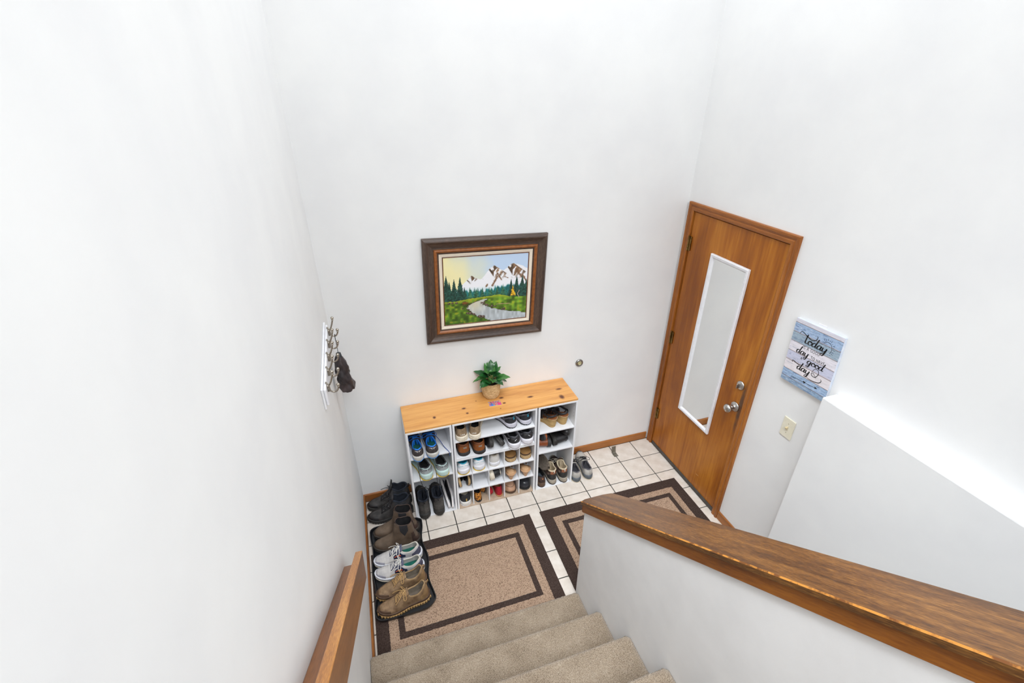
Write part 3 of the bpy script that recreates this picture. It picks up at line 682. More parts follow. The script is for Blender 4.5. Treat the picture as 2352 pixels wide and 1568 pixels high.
pmb = MB().grid(rows, closed_v=True); pmb.f += [tuple(range(28)), tuple(29 * 28 + k for k in range(28))]; pmb.m += [0, 0]
pmb.build('pouch_body', M_pouch, po, smooth=True)
MB().tube(catmull([(.052, py, 1.425), (.0515, py + .004, 1.48), (.0515, py + .0085, 1.535), (.0515, py + .008, 1.5505), (.0515, py - .001, 1.5515), (.0515, py - .003, 1.535), (.0518, py - .001, 1.48), (.052, py, 1.425)], 4), .0015, 6).build('cord', M_black, po)
MB().tube([(.052, py, 1.438), (.052, py, 1.40)], [.013, .019], 12).build('neck_band', mat('pouch_neck', (52, 56, 60), (34, 36, 40), rough=.5), po, smooth=True)

# ------------------------------------------------------------------ shoe shelving units and the pine board on top
M_mel = mat('white_melamine', (239, 240, 243), (234, 235, 238), rough=.35, scale=4)
M_meled = mat('melamine_edge', (236, 233, 226), (226, 222, 212), rough=.5, scale=12)
M_dust = mat('unit_base_print', (196, 174, 152), (178, 156, 134), rough=.6)
UY0, UY1 = -.0135, -.290
def unit(name, label, x0, x1, z0, z1, shelves, loc_group, th=.0135, divs=(), dz=None, base=M_mel):
    u = thing(name, label, 'shelf', ((x0 + x1) / 2, UY1, z0), loc_group)
    bx('side_panel', x0, x0 + th, UY1, UY0, z0, z1, M_mel, u, .001); bx('side_panel', x1 - th, x1, UY1, UY0, z0, z1, M_mel, u, .001)
    bx('top_panel', x0 + th, x1 - th, UY1, UY0, z1 - th, z1, M_mel, u, .0008)
    bx('bottom_panel', x0 + th, x1 - th, UY1, UY0, z0 + .001, z0 + .012, base, u, .0008)
    bx('back_panel', x0 + th, x1 - th, UY0 - .004, UY0 - .0005, z0 + .012, z1 - th, M_mel, u, 0)
    for s_ in shelves: bx('shelf', x0 + th, x1 - th, UY1 + .002, UY0 - .004, s_ - .012, s_, M_mel, u, .0008)
    zs_ = [z0 + .012] + [v for v in sorted(shelves)] + [z1 - th]
    for d in divs:
        for a, b_ in zip(zs_[:-1], zs_[1:]):
            bx('divider', d - .003, d + .003, UY1 + .003, UY0 - .004, a, b_ - (.012 if b_ in shelves else 0), M_mel, u, .0005)
    return u
GU = 'white shoe shelving units'
ul = unit('shelf_unit', 'narrow white shelf unit at the left end holding black hiking boots', .3487, .6465, 0, .783, (.562, .367), GU)
um1 = unit('cube_organizer', 'lower white fifteen-cube shoe organizer resting on the tiles', .6520, 1.2490, 0, .472, (.322, .167), GU, .0125, (.772, .893, 1.010, 1.1235), base=M_dust)
um2 = unit('stacking_shelf', 'wide white stacking shelf set on top of the cube organizer', .6520, 1.2490, .4725, .783, (.633,), GU)
ur = unit('shelf_unit', 'narrow white shelf unit at the right end holding jute wedge sandals', 1.2595, 1.5578, 0, .783, (.553, .367), GU)
for s_, (xa, xb, u_) in enumerate(((.3487 + .0136, .6465 - .0136, ul), (1.2595 + .0136, 1.5578 - .0136, ur))):
    for xx, sg_ in ((xa, 1), (xb, -1)):
        for zz in (.63, .66, .69, .72):
            MB().lathe([(.0026, 0), (0, sg_ * .0006)], 8, (xx, -.262, zz), 'x').build('peg_hole', mat('peg_dark', (120, 118, 114), rough=.8), u_)
def pine_mat():
    m, nt, b = base_mat('knotty_pine')
    tc_ = nt.nodes.new('ShaderNodeTexCoord'); P = tc_.outputs['Object']
    knots = [(.5518, -.1963, .008, .010), (.7602, -.1586, .011, .007), (.771, -.2171, .007, .007), (1.0404, -.1162, .013, .008), (1.0424, -.1818, .009, .006), (1.24, -.1668, .017, .008), (1.4712, -.1377, .018, .007), (1.4532, -.2345, .013, .019), (.86, -.10, .004, .003), (1.0, -.235, .004, .003)]
    cur = None
    for kx, ky_, rx_, ry_ in knots:
        mp = nt.nodes.new('ShaderNodeMapping'); mp.vector_type = 'POINT'
        mp.inputs['Location'].default_value = (-kx / rx_, -ky_ / ry_, 0); mp.inputs['Scale'].default_value = (1 / rx_, 1 / ry_, 0)
        nt.links.new(P, mp.inputs['Vector']); ln = nt.nodes.new('ShaderNodeVectorMath'); ln.operation = 'LENGTH'; nt.links.new(mp.outputs[0], ln.inputs[0])
        if cur is None: cur = ln.outputs['Value']
        else:
            mn = nt.nodes.new('ShaderNodeMath'); mn.operation = 'MINIMUM'; nt.links.new(cur, mn.inputs[0]); nt.links.new(ln.outputs['Value'], mn.inputs[1]); cur = mn.outputs[0]
    # grain bends around the knots
    v = texco(nt, (.07, 1, 1)); f1 = noise_n(nt, v, 16, 3, .5, .5); f2 = noise_n(nt, v, 120, 3, .6)
    ad = nt.nodes.new('ShaderNodeMath'); ad.operation = 'MULTIPLY_ADD'; ad.inputs[1].default_value = .35; nt.links.new(f2, ad.inputs[0])
    m2 = nt.nodes.new('ShaderNodeMath'); m2.operation = 'MULTIPLY'; m2.inputs[1].default_value = .65; nt.links.new(f1, m2.inputs[0]); nt.links.new(m2.outputs[0], ad.inputs[2])
    col = ramp_n(nt, ad.outputs[0], [(.36, lin((196, 134, 70))), (.5, lin((216, 156, 86))), (.66, lin((228, 172, 102)))])
    kn_ = nt.nodes.new('ShaderNodeMath'); kn_.operation = 'MULTIPLY_ADD'; kn_.inputs[1].default_value = .5; nt.links.new(noise_n(nt, texco(nt), 160, 2), kn_.inputs[0]); nt.links.new(cur, kn_.inputs[2])
    fk = ramp_n(nt, kn_.outputs[0], [(0, (1, 1, 1)), (1 - .02, (.95, .95, .95)), (1.0, (.9, .9, .9))])
    mr = nt.nodes.new('ShaderNodeMapRange'); mr.inputs[1].default_value = .95; mr.inputs[2].default_value = 2.0; mr.inputs[3].default_value = 1; mr.inputs[4].default_value = 0; nt.links.new(kn_.outputs[0], mr.inputs[0])
    mix = nt.nodes.new('ShaderNodeMix'); mix.data_type = 'RGBA'; nt.links.new(mr.outputs[0], mix.inputs['Factor']); nt.links.new(col, mix.inputs['A']); mix.inputs['B'].default_value = (*lin((92, 46, 26)), 1)
    nt.links.new(mix.outputs['Result'], b.inputs['Base Color']); b.inputs['Roughness'].default_value = .42; b.inputs['Coat Weight'].default_value = .15
    return m
pb_ = MB().box(.3487, 1.5578, -.2882, -.0045, .7833, .7991).build('pine_board', pine_mat(), bev=.0015)
props(pb_, 'knotty honey-coloured pine board laid across the shoe shelves', 'board')

# colourful card on the board
cdn = thing('printed_card', 'small multicoloured printed card on the pine board before the plant', 'card', (.979, -.167, .7993), rot=(0, 0, -.03))
def cardcol(U, V):
    C = np.zeros(U.shape + (3,)); pal = np.array([(18, 16, 22), (0, 150, 220), (230, 30, 60), (240, 60, 150), (250, 205, 30), (10, 60, 160), (16, 16, 20), (60, 200, 210)]) / 255.
    n = vnoise(U * 2, V, 9, 41) * .6 + vnoise(U * 2, V, 22, 42) * .4; i = (np.clip((n - .2) / .6, 0, .999) * 8).astype(int); C[:] = pal[i]
    k = (U > .72) & (V < .55) & (n < .55); C[k] = np.array((228, 30, 130)) / 255.
    k = (U < .35) & (V < .5) & (n > .42); C[k] = np.array((20, 130, 215)) / 255.
    return C
MB().box(-.0425, .0425, -.0255, .0255, 0, .0009).build('card_stock', mat('card_white', (230, 230, 232), rough=.6), cdn, world=False)
color_grid('card_print', 60, 36, lambda u, v: np.stack([(u - .5) * .0845, (v - .5) * .0505, np.full_like(u, .0011)], 1), cardcol, attr_mat('card_ink', .4), cdn, world=False)

# ------------------------------------------------------------------ potted plant
pp = thing('potted_plant', 'leafy green plant in a woven straw pot on the pine board', 'plant', (.9785, -.0700, .7992))
M_straw = mat('straw_weave', (222, 190, 142), (184, 148, 98), rough=.7, scale=60, bump=.5, bscale=240, sc=(1, 1, 2.2))
prof = []
for i in range(66):
    t_ = i / 65.; z = .002 + .126 * t_
    r_ = np.interp(t_, [0, .06, .25, .6, 1], [.046, .052, .060, .0655, .066]); prof.append((r_ + .0017 * math.sin(t_ * 65), z))
prof = [(0, .002)] + prof + [(.062, .129), (.060, .118), (.058, .108)]
MB().lathe(prof, 40).build('woven_pot', M_straw, pp, world=False, smooth=True)
rows = [[(r_ * math.cos(a), r_ * math.sin(a), .110 + .006 * mnoise.noise(Vector((r_ * 90 * math.cos(a), r_ * 90 * math.sin(a), 1)))) for a in np.linspace(0, 2 * PI, 40, endpoint=False)] for r_ in np.linspace(.001, .060, 9)]
MB().grid(rows, closed_v=True).build('soil', mat('soil', (72, 54, 38), (34, 26, 18), rough=.95, scale=90, bump=.8, bscale=200), pp, world=False)
M_leaf = mat('leaf_green', (40, 96, 42), (22, 68, 34), rough=.28, scale=22, bump=.12, bscale=60, coat=.2)
M_leafl = mat('leaf_light', (70, 128, 54), (44, 100, 42), rough=.3, scale=22, bump=.12, bscale=60, coat=.2)
M_stem = mat('leaf_stem', (150, 170, 92), (112, 142, 64), rough=.5)
def leaf_mesh(L, Wd, curl, fold, m):
    rows = []
    for i in range(13):
        t_ = i / 12.; w_ = Wd * (math.sin(PI * min(1, t_ ** .62)) ** .8) * (1 - .25 * t_) if 0 < t_ < 1 else 0
        if t_ < .08: w_ = Wd * .55 * (t_ / .08)
        row = []
        for k in range(-4, 5):
            s_ = k / 4.; x = L * t_ - (.10 * L * abs(s_) ** 1.5 if t_ < .35 else 0) * (1 - t_ / .35 if t_ < .35 else 0); y = w_ * s_
            z = fold * abs(s_) * w_ - curl * L * t_ ** 2 + .0022 * math.sin(t_ * 16) * abs(s_)
            row.append((x, y, z))
        rows.append(row)
    return MB().grid(rows).mesh('leaf', m, smooth=True)
rl_ = random.Random(12)
lv = [(-95, .070, 30, .060, 0), (-60, .066, 8, .056, 0), (-130, .072, 4, .058, 0), (-25, .078, 22, .062, 0), (2, .080, 6, .058, 0), (38, .074, 18, .056, 0), (95, .070, 40, .058, 0), (70, .078, 70, .060, 0), (150, .074, 30, .058, 0), (178, .080, 4, .054, 0), (205, .074, 40, .062, 0), (215, .070, -6, .054, 0), (120, .066, 62, .056, 0), (-12, .070, -14, .054, 0), (-150, .064, 55, .060, 0), (20, .070, 48, .060, 0), (-70, .060, 62, .058, 0), (250, .058, 24, .054, 0), (60, .068, 2, .052, 0), (-40, .062, 45, .058, 0), (170, .066, 52, .058, 0), (-170, .062, 22, .052, 0)]
for i, (az, L_, el, wd_, off) in enumerate(lv):
    if 35 < az < 145: el = max(el, 64)
    a = math.radians(az); e_ = math.radians(el); r_ = .018 + .012 * rl_.random() + (.022 if el < 35 else 0)
    zb = .146 + .034 * (max(el, 0) / 70.) + rl_.uniform(-.004, .012)
    st_ = MB().tube(catmull([(.012 * math.cos(a), .012 * math.sin(a), .106), (r_ * .7 * math.cos(a), r_ * .7 * math.sin(a), .13), (r_ * math.cos(a), r_ * math.sin(a), zb)], 4), .0017, 6).build('stem', M_stem, pp, world=False, smooth=True)
    me = leaf_mesh(L_ * 1.10, wd_ * .60, .16 + .16 * rl_.random(), .15 + .2 * rl_.random(), M_leafl if i % 3 == 0 else M_leaf)
    o = link('leaf', me, pp, False); o.location = (r_ * math.cos(a), r_ * math.sin(a), zb)
    o.rotation_euler = (rl_.uniform(-.35, .35), -e_, a)

# ------------------------------------------------------------------ rugs
def rug_mat(name, c1, c2, dots):
    if name in _mats: return _mats[name]
    m, nt, b = base_mat(name); tc_ = nt.nodes.new('ShaderNodeTexCoord'); sx = nt.nodes.new('ShaderNodeSeparateXYZ'); nt.links.new(tc_.outputs['Object'], sx.inputs[0])
    def M2(op, a, c):
        n = nt.nodes.new('ShaderNodeMath'); n.operation = op
        for i, q in enumerate((a, c)):
            if q is None: continue
            if isinstance(q, (int, float)): n.inputs[i].default_value = q
            else: nt.links.new(q, n.inputs[i])
        return n.outputs[0]
    if dots:
        vo = nt.nodes.new('ShaderNodeTexVoronoi'); vo.inputs['Scale'].default_value = 118; vo.inputs['Randomness'].default_value = .6
        nt.links.new(texco(nt, (1, 1.25, 1), (0, 0, .5)), vo.inputs['Vector'])
        n1 = noise_n(nt, texco(nt), 60, 3)
        f = M2('ADD', vo.outputs['Distance'], M2('MULTIPLY', n1, .35))
        col = ramp_n(nt, f, [(.27, lin((50, 36, 30))), (.35, lin(c2)), (.50, lin(c1)), (.85, lin((172, 146, 124)))])
        nt.links.new(col, b.inputs['Base Color']); bump_n(nt, f, b, .9, .004)
    else:
        wv = M2('SINE', M2('MULTIPLY', sx.outputs['Y' if dots is None else 'X'], 900), None)
        n1 = noise_n(nt, texco(nt), 150, 3, .7)
        f = M2('ADD', M2('MULTIPLY', wv, .12), n1)
        nt.links.new(ramp_n(nt, f, [(.3, lin(c2)), (.7, lin(c1))]), b.inputs['Base Color']); bump_n(nt, f, b, .8, .003)
    b.inputs['Roughness'].default_value = 1; b.inputs['Specular IOR Level'].default_value = .1
    _mats[name] = m; return m
M_rd = rug_mat('rug_dark', (82, 68, 62), (44, 34, 30), None); M_rt = rug_mat('rug_tan', (152, 127, 107), (118, 94, 77), True)
def rug(name, label, x0, x1, y0, y1, rz, bands):
    cx, cy = (x0 + x1) / 2, (y0 + y1) / 2; hw_, hh = (x1 - x0) / 2, (y1 - y0) / 2
    r = thing(name, label, 'rug', (cx, cy, .0003), 'brown bordered entry rugs', rot=(0, 0, rz))
    def ring(nm, i0, i1, z, m):
        o_ = [(-hw_ + i0, -hh + i0), (hw_ - i0, -hh + i0), (hw_ - i0, hh - i0), (-hw_ + i0, hh - i0)]; n_ = [(-hw_ + i1, -hh + i1), (hw_ - i1, -hh + i1), (hw_ - i1, hh - i1), (-hw_ + i1, hh - i1)]
        N = 90; P = []
        def dense(q): return [(q[k][0] + (q[(k + 1) % 4][0] - q[k][0]) * j / N, q[k][1] + (q[(k + 1) % 4][1] - q[k][1]) * j / N) for k in range(4) for j in range(N)]
        rg = random.Random(int(i0 * 1000)); O = dense(o_); I = dense(n_)
        jit = .0016 if i0 > 0 else .0004
        O = [(a + rg.uniform(-jit, jit), b_ + rg.uniform(-jit, jit)) for a, b_ in O]; I = [(a + rg.uniform(-.0016, .0016), b_ + rg.uniform(-.0016, .0016)) for a, b_ in I]
        rows = [[(*p, 0) for p in O], [(*p, z) for p in O], [(*p, z) for p in I], [(*p, 0) for p in I]]
        return MB().grid(rows, closed_v=True).build(nm, m, r, world=False)
    nm = ['outer_border', 'tan_band', 'inner_border']
    for k in range(3): ring(nm[k], bands[k], bands[k + 1], (.0075, .0085, .0078)[k], (M_rd, M_rt, M_rd)[k])
    i = bands[3]; nx, ny = 60, 40
    rg = random.Random(2); P = [[(-hw_ + i + (2 * hw_ - 2 * i) * a / nx, -hh + i + (2 * hh - 2 * i) * b_ / ny, .0085 + rg.uniform(-.0006, .0006)) for a in range(nx + 1)] for b_ in range(ny + 1)]
    MB().grid(P).build('tan_centre', M_rt, r, world=False, smooth=True)
    return r
rug('rug', 'tan rug with dark brown borders lying before the stairs', .022, 1.134, -1.224, -.494, .002, (0, .072, .125, .160))
rug('rug', 'tan rug with dark brown borders lying before the front door', 1.208, 2.348, -1.205, -.502, -.008, (0, .076, .124, .158))

# ------------------------------------------------------------------ boot tray
ty_ = thing('boot_tray', 'black plastic boot tray with wavy sides along the left wall', 'tray', (.195, -.63, 0))
M_tray = mat('tray_plastic', (30, 32, 35), (22, 23, 26), rough=.35, scale=40, bump=.1)
def rugz(x, y): return .009
wav = lambda y: .010 * math.cos((y + .93) / .29 * 2 * PI)     # bulges near y=-.93,-.63,-.34
lp = []
for y in np.linspace(-.93, -.325, 26): lp.append((.372 + wav(y), y))
lp += [(.362, -.306), (.330, -.296), (.20, -.293), (.075, -.293), (.037, -.306)]
for y in np.linspace(-.325, -.93, 26): lp.append((.0265 - .6 * wav(y) + .004, y))
lp += [(.036, -.962), (.075, -.980), (.20, -.983), (.31, -.980), (.355, -.962)]
lp = [(q.x, q.y) for q in catmull([(a, b, 0) for a, b in lp], 3, True)]
cen = Vector((.198, -.63))
def scl(p, d): v_ = Vector(p) - cen; return (p[0] - d * v_.x / max(.08, abs(v_.x)) * min(1, abs(v_.x) / .12), p[1] - d * v_.y / max(.08, abs(v_.y)) * min(1, abs(v_.y) / .28))
levels = [(.012, .0098), (.004, .014), (.0, .034), (.001, .0365), (.006, .0365), (.0065, .033), (.009, .018), (.013, .0135)]
rows = [[(*scl(p, d), z) for p in lp] for d, z in levels]
tb = MB().grid(rows, closed_v=True); nb = len(lp); b0 = len(tb.v) - nb
tb.f += [tuple(b0 + k for k in range(nb)), tuple(range(nb))]; tb.m += [0, 0]
tb.build('tray_body', M_tray, ty_, smooth=False, world=True)
for yy in np.linspace(-.92, -.34, 9):
    MB().box(.06, .335, yy - .004, yy + .004, .0132, .0152).build('rib', M_tray, ty_, bev=.001)
# ------------------------------------------------------------------ footwear
def pchip(pts):
    X = np.array([p[0] for p in pts], float); Y = np.array([p[1] for p in pts], float); h = np.diff(X); d = np.diff(Y) / h
    m = np.zeros(len(X)); m[0], m[-1] = d[0], d[-1]
    for i in range(1, len(X) - 1): m[i] = 0 if d[i - 1] * d[i] <= 0 else 2 * d[i - 1] * d[i] / (d[i - 1] + d[i])
    def f(t):
        t = min(max(t, X[0]), X[-1]); i = min(max(np.searchsorted(X, t) - 1, 0), len(h) - 1); s = (t - X[i]) / h[i]
        return float((2 * s ** 3 - 3 * s ** 2 + 1) * Y[i] + (s ** 3 - 2 * s ** 2 + s) * h[i] * m[i] + (-2 * s ** 3 + 3 * s ** 2) * Y[i + 1] + (s ** 3 - s ** 2) * h[i] * m[i + 1])
    return f
WPTS = [(0, 0), (.012, .38), (.04, .66), (.09, .87), (.16, .96), (.28, .92), (.42, .88), (.58, 1.02), (.70, 1.12), (.80, 1.08), (.88, .92), (.94, .70), (.98, .42), (1, 0)]
WPTS_POINT = [(0, 0), (.012, .38), (.04, .66), (.09, .85), (.16, .92), (.28, .86), (.42, .82), (.58, 1.0), (.68, 1.08), (.78, .98), (.88, .70), (.95, .42), (.985, .24), (1, 0)]
class Last:
    """shape of one shoe: x heel->toe, y across, z up"""
    def __init__(s, L=.29, hw=.037, T=None, op=(.03, .45, .030), zs=((0, .030), (.3, .027), (.6, .022), (1, .024)), spring=.012, wpts=WPTS, px=.8, pz=.8, lean=.010, bend=.008):
        s.L, s.hw = L, hw; s.w = pchip([(a, b * hw) for a, b in wpts]); s.T = pchip(T); s.op = op; s.zsf = pchip(zs); s.px, s.pz, s.lean, s.spring, s.bend = px, pz, lean, spring, bend
        n = 46; s.ts = [(1 - math.cos(PI * k / n)) / 2 for k in range(n + 1)]
    def zb(s, t): return s.spring * max(0, (t - .7) / .3) ** 2
    def zs(s, t): return s.zsf(t) + s.zb(t)
    def o(s, t):
        a, b, w = s.op
        if not a < t < b: return 0.0
        c, r = (a + b) / 2, (b - a) / 2; q = max(0, 1 - abs((t - c) / r) ** 2.6) ** .5
        return min(w * q, .90 * s.w(t))
    def cy(s, t): return s.bend * (t - .5) ** 2 * 4 * (1 if t > .5 else .3)
    def pt(s, t, q, side, off=0.0, inset=.965):
        w = s.w(t) * inset; o = s.o(t); z0 = s.zs(t); z1 = s.T(t) + s.zb(t) * .8
        c = max(0, math.cos(q * PI / 2)); n = max(0, math.sin(q * PI / 2))
        if o > 0: pxx, pzz = .5, 1.0
        else: pxx, pzz = s.px, s.pz
        k = min(1, o / (.6 * s.w(t) + 1e-6)); pxx = s.px * (1 - k) + .55 * k; pzz = s.pz * (1 - k) + 1.0 * k
        y = o + (w - o) * c ** pxx; z = z0 + (z1 - z0) * n ** pzz
        x = s.L * (.5 + (t - .5) * inset) + s.lean * n * (1 - t) ** 6
        return Vector((x, side * y + s.cy(t), z))
    def ptn(s, t, q, side, off, inset=.965):
        p = s.pt(t, q, side, inset=inset)
        if not off: return p
        e = .004; t0, t1 = max(.002, t - e), min(.998, t + e); q0, q1 = max(0, q - .02), min(1, q + .02)
        n = (s.pt(t1, q, side, inset=inset) - s.pt(t0, q, side, inset=inset)).cross(s.pt(t, q1, side, inset=inset) - s.pt(t, q0, side, inset=inset)) * (-side)
        if n.length < 1e-12: return p + Vector((0, 0, off))
        n.normalize()
        if n.dot(p - Vector((min(max(p.x, .2 * s.L), .8 * s.L), s.cy(t), .04))) < 0: n = -n
        return p + n * off
    def upper(s, m=9, t0=0, t1=1):
        mb = MB()
        for side in (1, -1):
            ts = [t for t in s.ts if t0 <= t <= t1]
            mb.grid([[s.pt(t, k / m, side) for k in range(m + 1)] for t in ts])
        return mb
    def patch(s, t0, t1, q0, q1, off=.0014, sides=(1, -1), n=14, m=5, mb=None, inset=.965):
        mb = mb or MB(); f0 = q0 if callable(q0) else (lambda t: q0); f1 = q1 if callable(q1) else (lambda t: q1)
        for side in sides:
            rows = []
            for i in range(n + 1):
                t = t0 + (t1 - t0) * i / n; a, b = f0(t), f1(t)
                rows.append([s.ptn(t, a + (b - a) * k / m, side, off * (1 if 0 < k < m else .3), inset) for k in range(m + 1)])
            mb.grid(rows)
        return mb
    def collar_path(s, dz=0, shrink=0.0):
        a, b, _ = s.op; N = 26; P = []
        ts = [a + (b - a) * (1 - math.cos(PI * k / N)) / 2 for k in range(N + 1)]
        for side, seq in ((1, reversed(ts)), (-1, ts)):
            for t in seq:
                p = s.pt(t, 1, side); P.append(Vector((p.x, p.y - side * shrink * (1 if s.o(t) > shrink else 0), p.z + dz)))
        out = [P[0]]
        for p in P[1:]:
            if (p - out[-1]).length > 1e-4: out.append(p)
        if (out[0] - out[-1]).length < 1e-4: out.pop()
        return out
    def lining(s, th=.004):
        mb = MB(); a, b, _ = s.op
        for side in (1, -1):
            rows = []
            for i in range(25):
                t = a + (b - a) * (1 - math.cos(PI * i / 24)) / 2; o = s.o(t); z1 = s.T(t) + s.zb(t) * .8; w = s.w(t) * .86; z0 = s.zs(t) + .004; row = []
                for k in range(6):
                    q = k / 5.; y = max(0, o - th * .5) * (1 - q) + max(0, min(w, o + .012) - th) * q; z = (z1 - .001) * (1 - q) + z0 * q
                    xx = s.pt(t, 1 - q * .9, side).x + (th * .7 if t < .12 else 0)
                    row.append(Vector((xx, side * y + s.cy(t), z)))
                rows.append(row)
            mb.grid(rows)
        return mb
    def plate(s, z0f, z1f, mul, t0=.0, t1=1, lip=.0, teeth=0.0, bulge=1.03, xm=None):
        """closed solid with the shoe outline between two height curves"""
        mb = MB(); rows = []; ts = [t for t in s.ts if t0 <= t <= t1]
        if teeth: ts = [t0 + (t1 - t0) * k / 72. for k in range(73)]
        for i, t in enumerate(ts):
            w = s.w(t); a, b = z0f(t), z1f(t)
            if teeth: a += teeth * ((i // 2) % 2)
            x = s.L * (.5 + (t - .5) * (xm or mul)); L_ = []
            for mm, q in ((.90, 0), (bulge, .3), (bulge, .7), (1.0, 1)):
                L_.append((x, w * mul * mm + s.cy(t), a + (b - a) * q))
            R_ = [(p[0], 2 * s.cy(t) - p[1], p[2]) for p in reversed(L_)]
            rows.append(L_ + R_)
        mb.grid(rows, closed_v=True)
        n = len(rows); k = 8
        mb.f += [tuple(range(k)), tuple((n - 1) * k + i for i in range(k))]; mb.m += [0, 0]
        return mb
    def surf_z(s, t, y):
        lo, hi = 0., 1.
        for _ in range(18):
            q = (lo + hi) / 2
            if s.pt(t, q, 1).y - s.cy(t) > abs(y): lo = q
            else: hi = q
        return s.pt(t, (lo + hi) / 2, 1).z
PROTO = {}
def lace_mesh(ls, rows, half, r, bow=True, seed=1, droop=.0, loops=.055):
    mb = MB(); rg = random.Random(seed); ta, tb = rows
    n = 5
    for i in range(n):
        t = ta + (tb - ta) * i / (n - 1); pts = []
        for k in range(5):
            y = half * (k / 2. - 1); tt = t + (.012 if i % 2 else -.012) * (k / 2. - 1)
            pts.append((ls.L * (.5 + (tt - .5) * .965), y + ls.cy(t), ls.surf_z(tt, y) + r * 1.9))
        mb.tube(catmull(pts, 3), r, 5, flat=.7)
        pts2 = []
        if i < n - 1:
            t2 = ta + (tb - ta) * (i + 1) / (n - 1)
            for k in range(4):
                q = k / 3.; tt = t + (t2 - t) * q; y = half * (1 - 2 * q) * (1 if i % 2 else -1); pts2.append((ls.L * (.5 + (tt - .5) * .965), y + ls.cy(tt), ls.surf_z(tt, y) + r * 2.6))
            mb.tube(catmull(pts2, 3), r, 5, flat=.7)
    if bow:
        t = ta - .01; x0 = ls.L * (.5 + (t - .5) * .965); z0 = ls.surf_z(t + .02, 0) + r * 4 + .003
        for sd in (1, -1):
            a = loops; mb.tube(catmull([(x0, 0, z0), (x0 + .012, sd * a * .45, z0 + .004), (x0 + .016, sd * a * .85, z0 - .014), (x0 + .004, sd * a * .8, z0 - .022), (x0 - .002, sd * a * .35, z0 - .004), (x0, 0, z0)], 4), r, 5)
            mb.tube(catmull([(x0, 0, z0), (x0 + .022, sd * .018, z0 - .004), (x0 + .048, sd * .034, z0 - .022 - droop), (x0 + .066, sd * .040, z0 - .036 - droop)], 4), r, 5)
        mb.tube([(x0 - .002, -.005, z0 + .001), (x0 - .002, .005, z0 + .001)], r * 1.8, 6)
    return mb
def tongue_mesh(ls, t0, t1, half, rise, back=.012):
    rows = []; n = 9
    for i in range(n + 1):
        q = i / n; t = t0 + (t1 - t0) * q; row = []
        for k in range(7):
            y = half * (k / 3. - 1); x = ls.L * (.5 + (t - .5) * .965) ; z = ls.surf_z(max(t, ls.op[1] + .004), y * .8) + .0022 - .0035 * (abs(y) / half) ** 2
            if t < ls.op[1] + .01:
                e = (ls.op[1] + .01 - t) / (ls.op[1] + .01 - t1 + 1e-6); z += rise * e; x += -back * e + .012 * e
            row.append((x, y * (1 + .1 * q) + ls.cy(t), z))
        rows.append(row)
    top = MB().grid(rows); th_ = .013 if rise > .05 else .005; bot = [[(p[0] - (th_ - .005), p[1] * (1 if rise < .05 else .9), p[2] - .005 - (th_ - .005) * .4) for p in r_] for r_ in rows]
    # thin solid
    mb = MB(); loop = [r_ + list(reversed(b_)) for r_, b_ in zip(rows, bot)]; mb.grid(loop, closed_v=True); k = len(loop[0]); n2 = len(loop)
    mb.f += [tuple(range(k)), tuple((n2 - 1) * k + i for i in range(k))]; mb.m += [0, 0]
    return mb
T_RUN = [(0, .082), (.06, .086), (.14, .076), (.26, .064), (.38, .068), (.46, .084), (.54, .082), (.66, .066), (.78, .052), (.9, .044), (.97, .036), (1, .024)]
T_SLIP = [(0, .070), (.06, .072), (.14, .064), (.26, .056), (.36, .060), (.46, .070), (.56, .070), (.68, .060), (.8, .052), (.9, .046), (.97, .036), (1, .022)]
T_FLAT = [(0, .060), (.06, .061), (.14, .052), (.3, .036), (.5, .030), (.66, .036), (.76, .046), (.86, .042), (.95, .032), (1, .015)]
T_BOOT = [(0, .128), (.06, .134), (.16, .130), (.26, .124), (.36, .138), (.43, .140), (.50, .116), (.60, .094), (.70, .074), (.80, .062), (.9, .054), (.97, .042), (1, .028)]
T_CHEL = [(0, .076), (.04, .088), (.075, .112), (.105, .206), (.2, .204), (.34, .206), (.455, .216), (.495, .212), (.53, .155), (.585, .110), (.69, .086), (.80, .068), (.9, .058), (.97, .044), (1, .028)]
def proto(key, ls, outs, mids, upp, lin_m, ins, collar=(.004, None), lace=None, tongue=None, extra=(), mid_h=None, out_h=.006, teeth=0.0, out_mul=1.03, tips=None):
    """returns a list of (part, mesh, parent index)"""
    P = []
    z0 = lambda t: ls.zb(t); z1 = lambda t: ls.zb(t) + out_h + (.0 if not teeth else teeth)
    P.append(('outsole', ls.plate(z0, z1, out_mul, teeth=teeth).mesh('outsole', outs, smooth=False, merge=.0003), -1))
    if mids is not None: P.append(('midsole', ls.plate(lambda t: ls.zb(t) + out_h, lambda t: ls.zs(t) + (mid_h(t) if mid_h else .004), out_mul, bulge=1.02).mesh('midsole', mids, smooth=True, merge=.0003), -1))
    P.append(('upper', ls.upper().mesh('upper', upp, smooth=True, merge=.0003), -1))
    if lin_m is not None:
        P.append(('lining', ls.lining().mesh('lining', lin_m, smooth=True), -1))
        P.append(('insole', ls.plate(lambda t: ls.zs(t) + .001, lambda t: ls.zs(t) + .006, .86, t0=.02, t1=.80).mesh('insole', ins, smooth=False), -1))
        P.append(('collar', MB().tube(ls.collar_path(-.001, .0012), collar[0], 7, closed=True).mesh('collar', collar[1] or lin_m, smooth=True), -1))
    if tongue: P.append(('tongue', tongue_mesh(ls, *tongue[:4]).mesh('tongue', tongue[4], smooth=True), -1))
    if lace: P.append(('laces', lace_mesh(ls, *lace[:-1]).mesh('laces', lace[-1], smooth=True), -1))
    for nm, me in extra: P.append((nm, me, -1))
    PROTO[key] = P
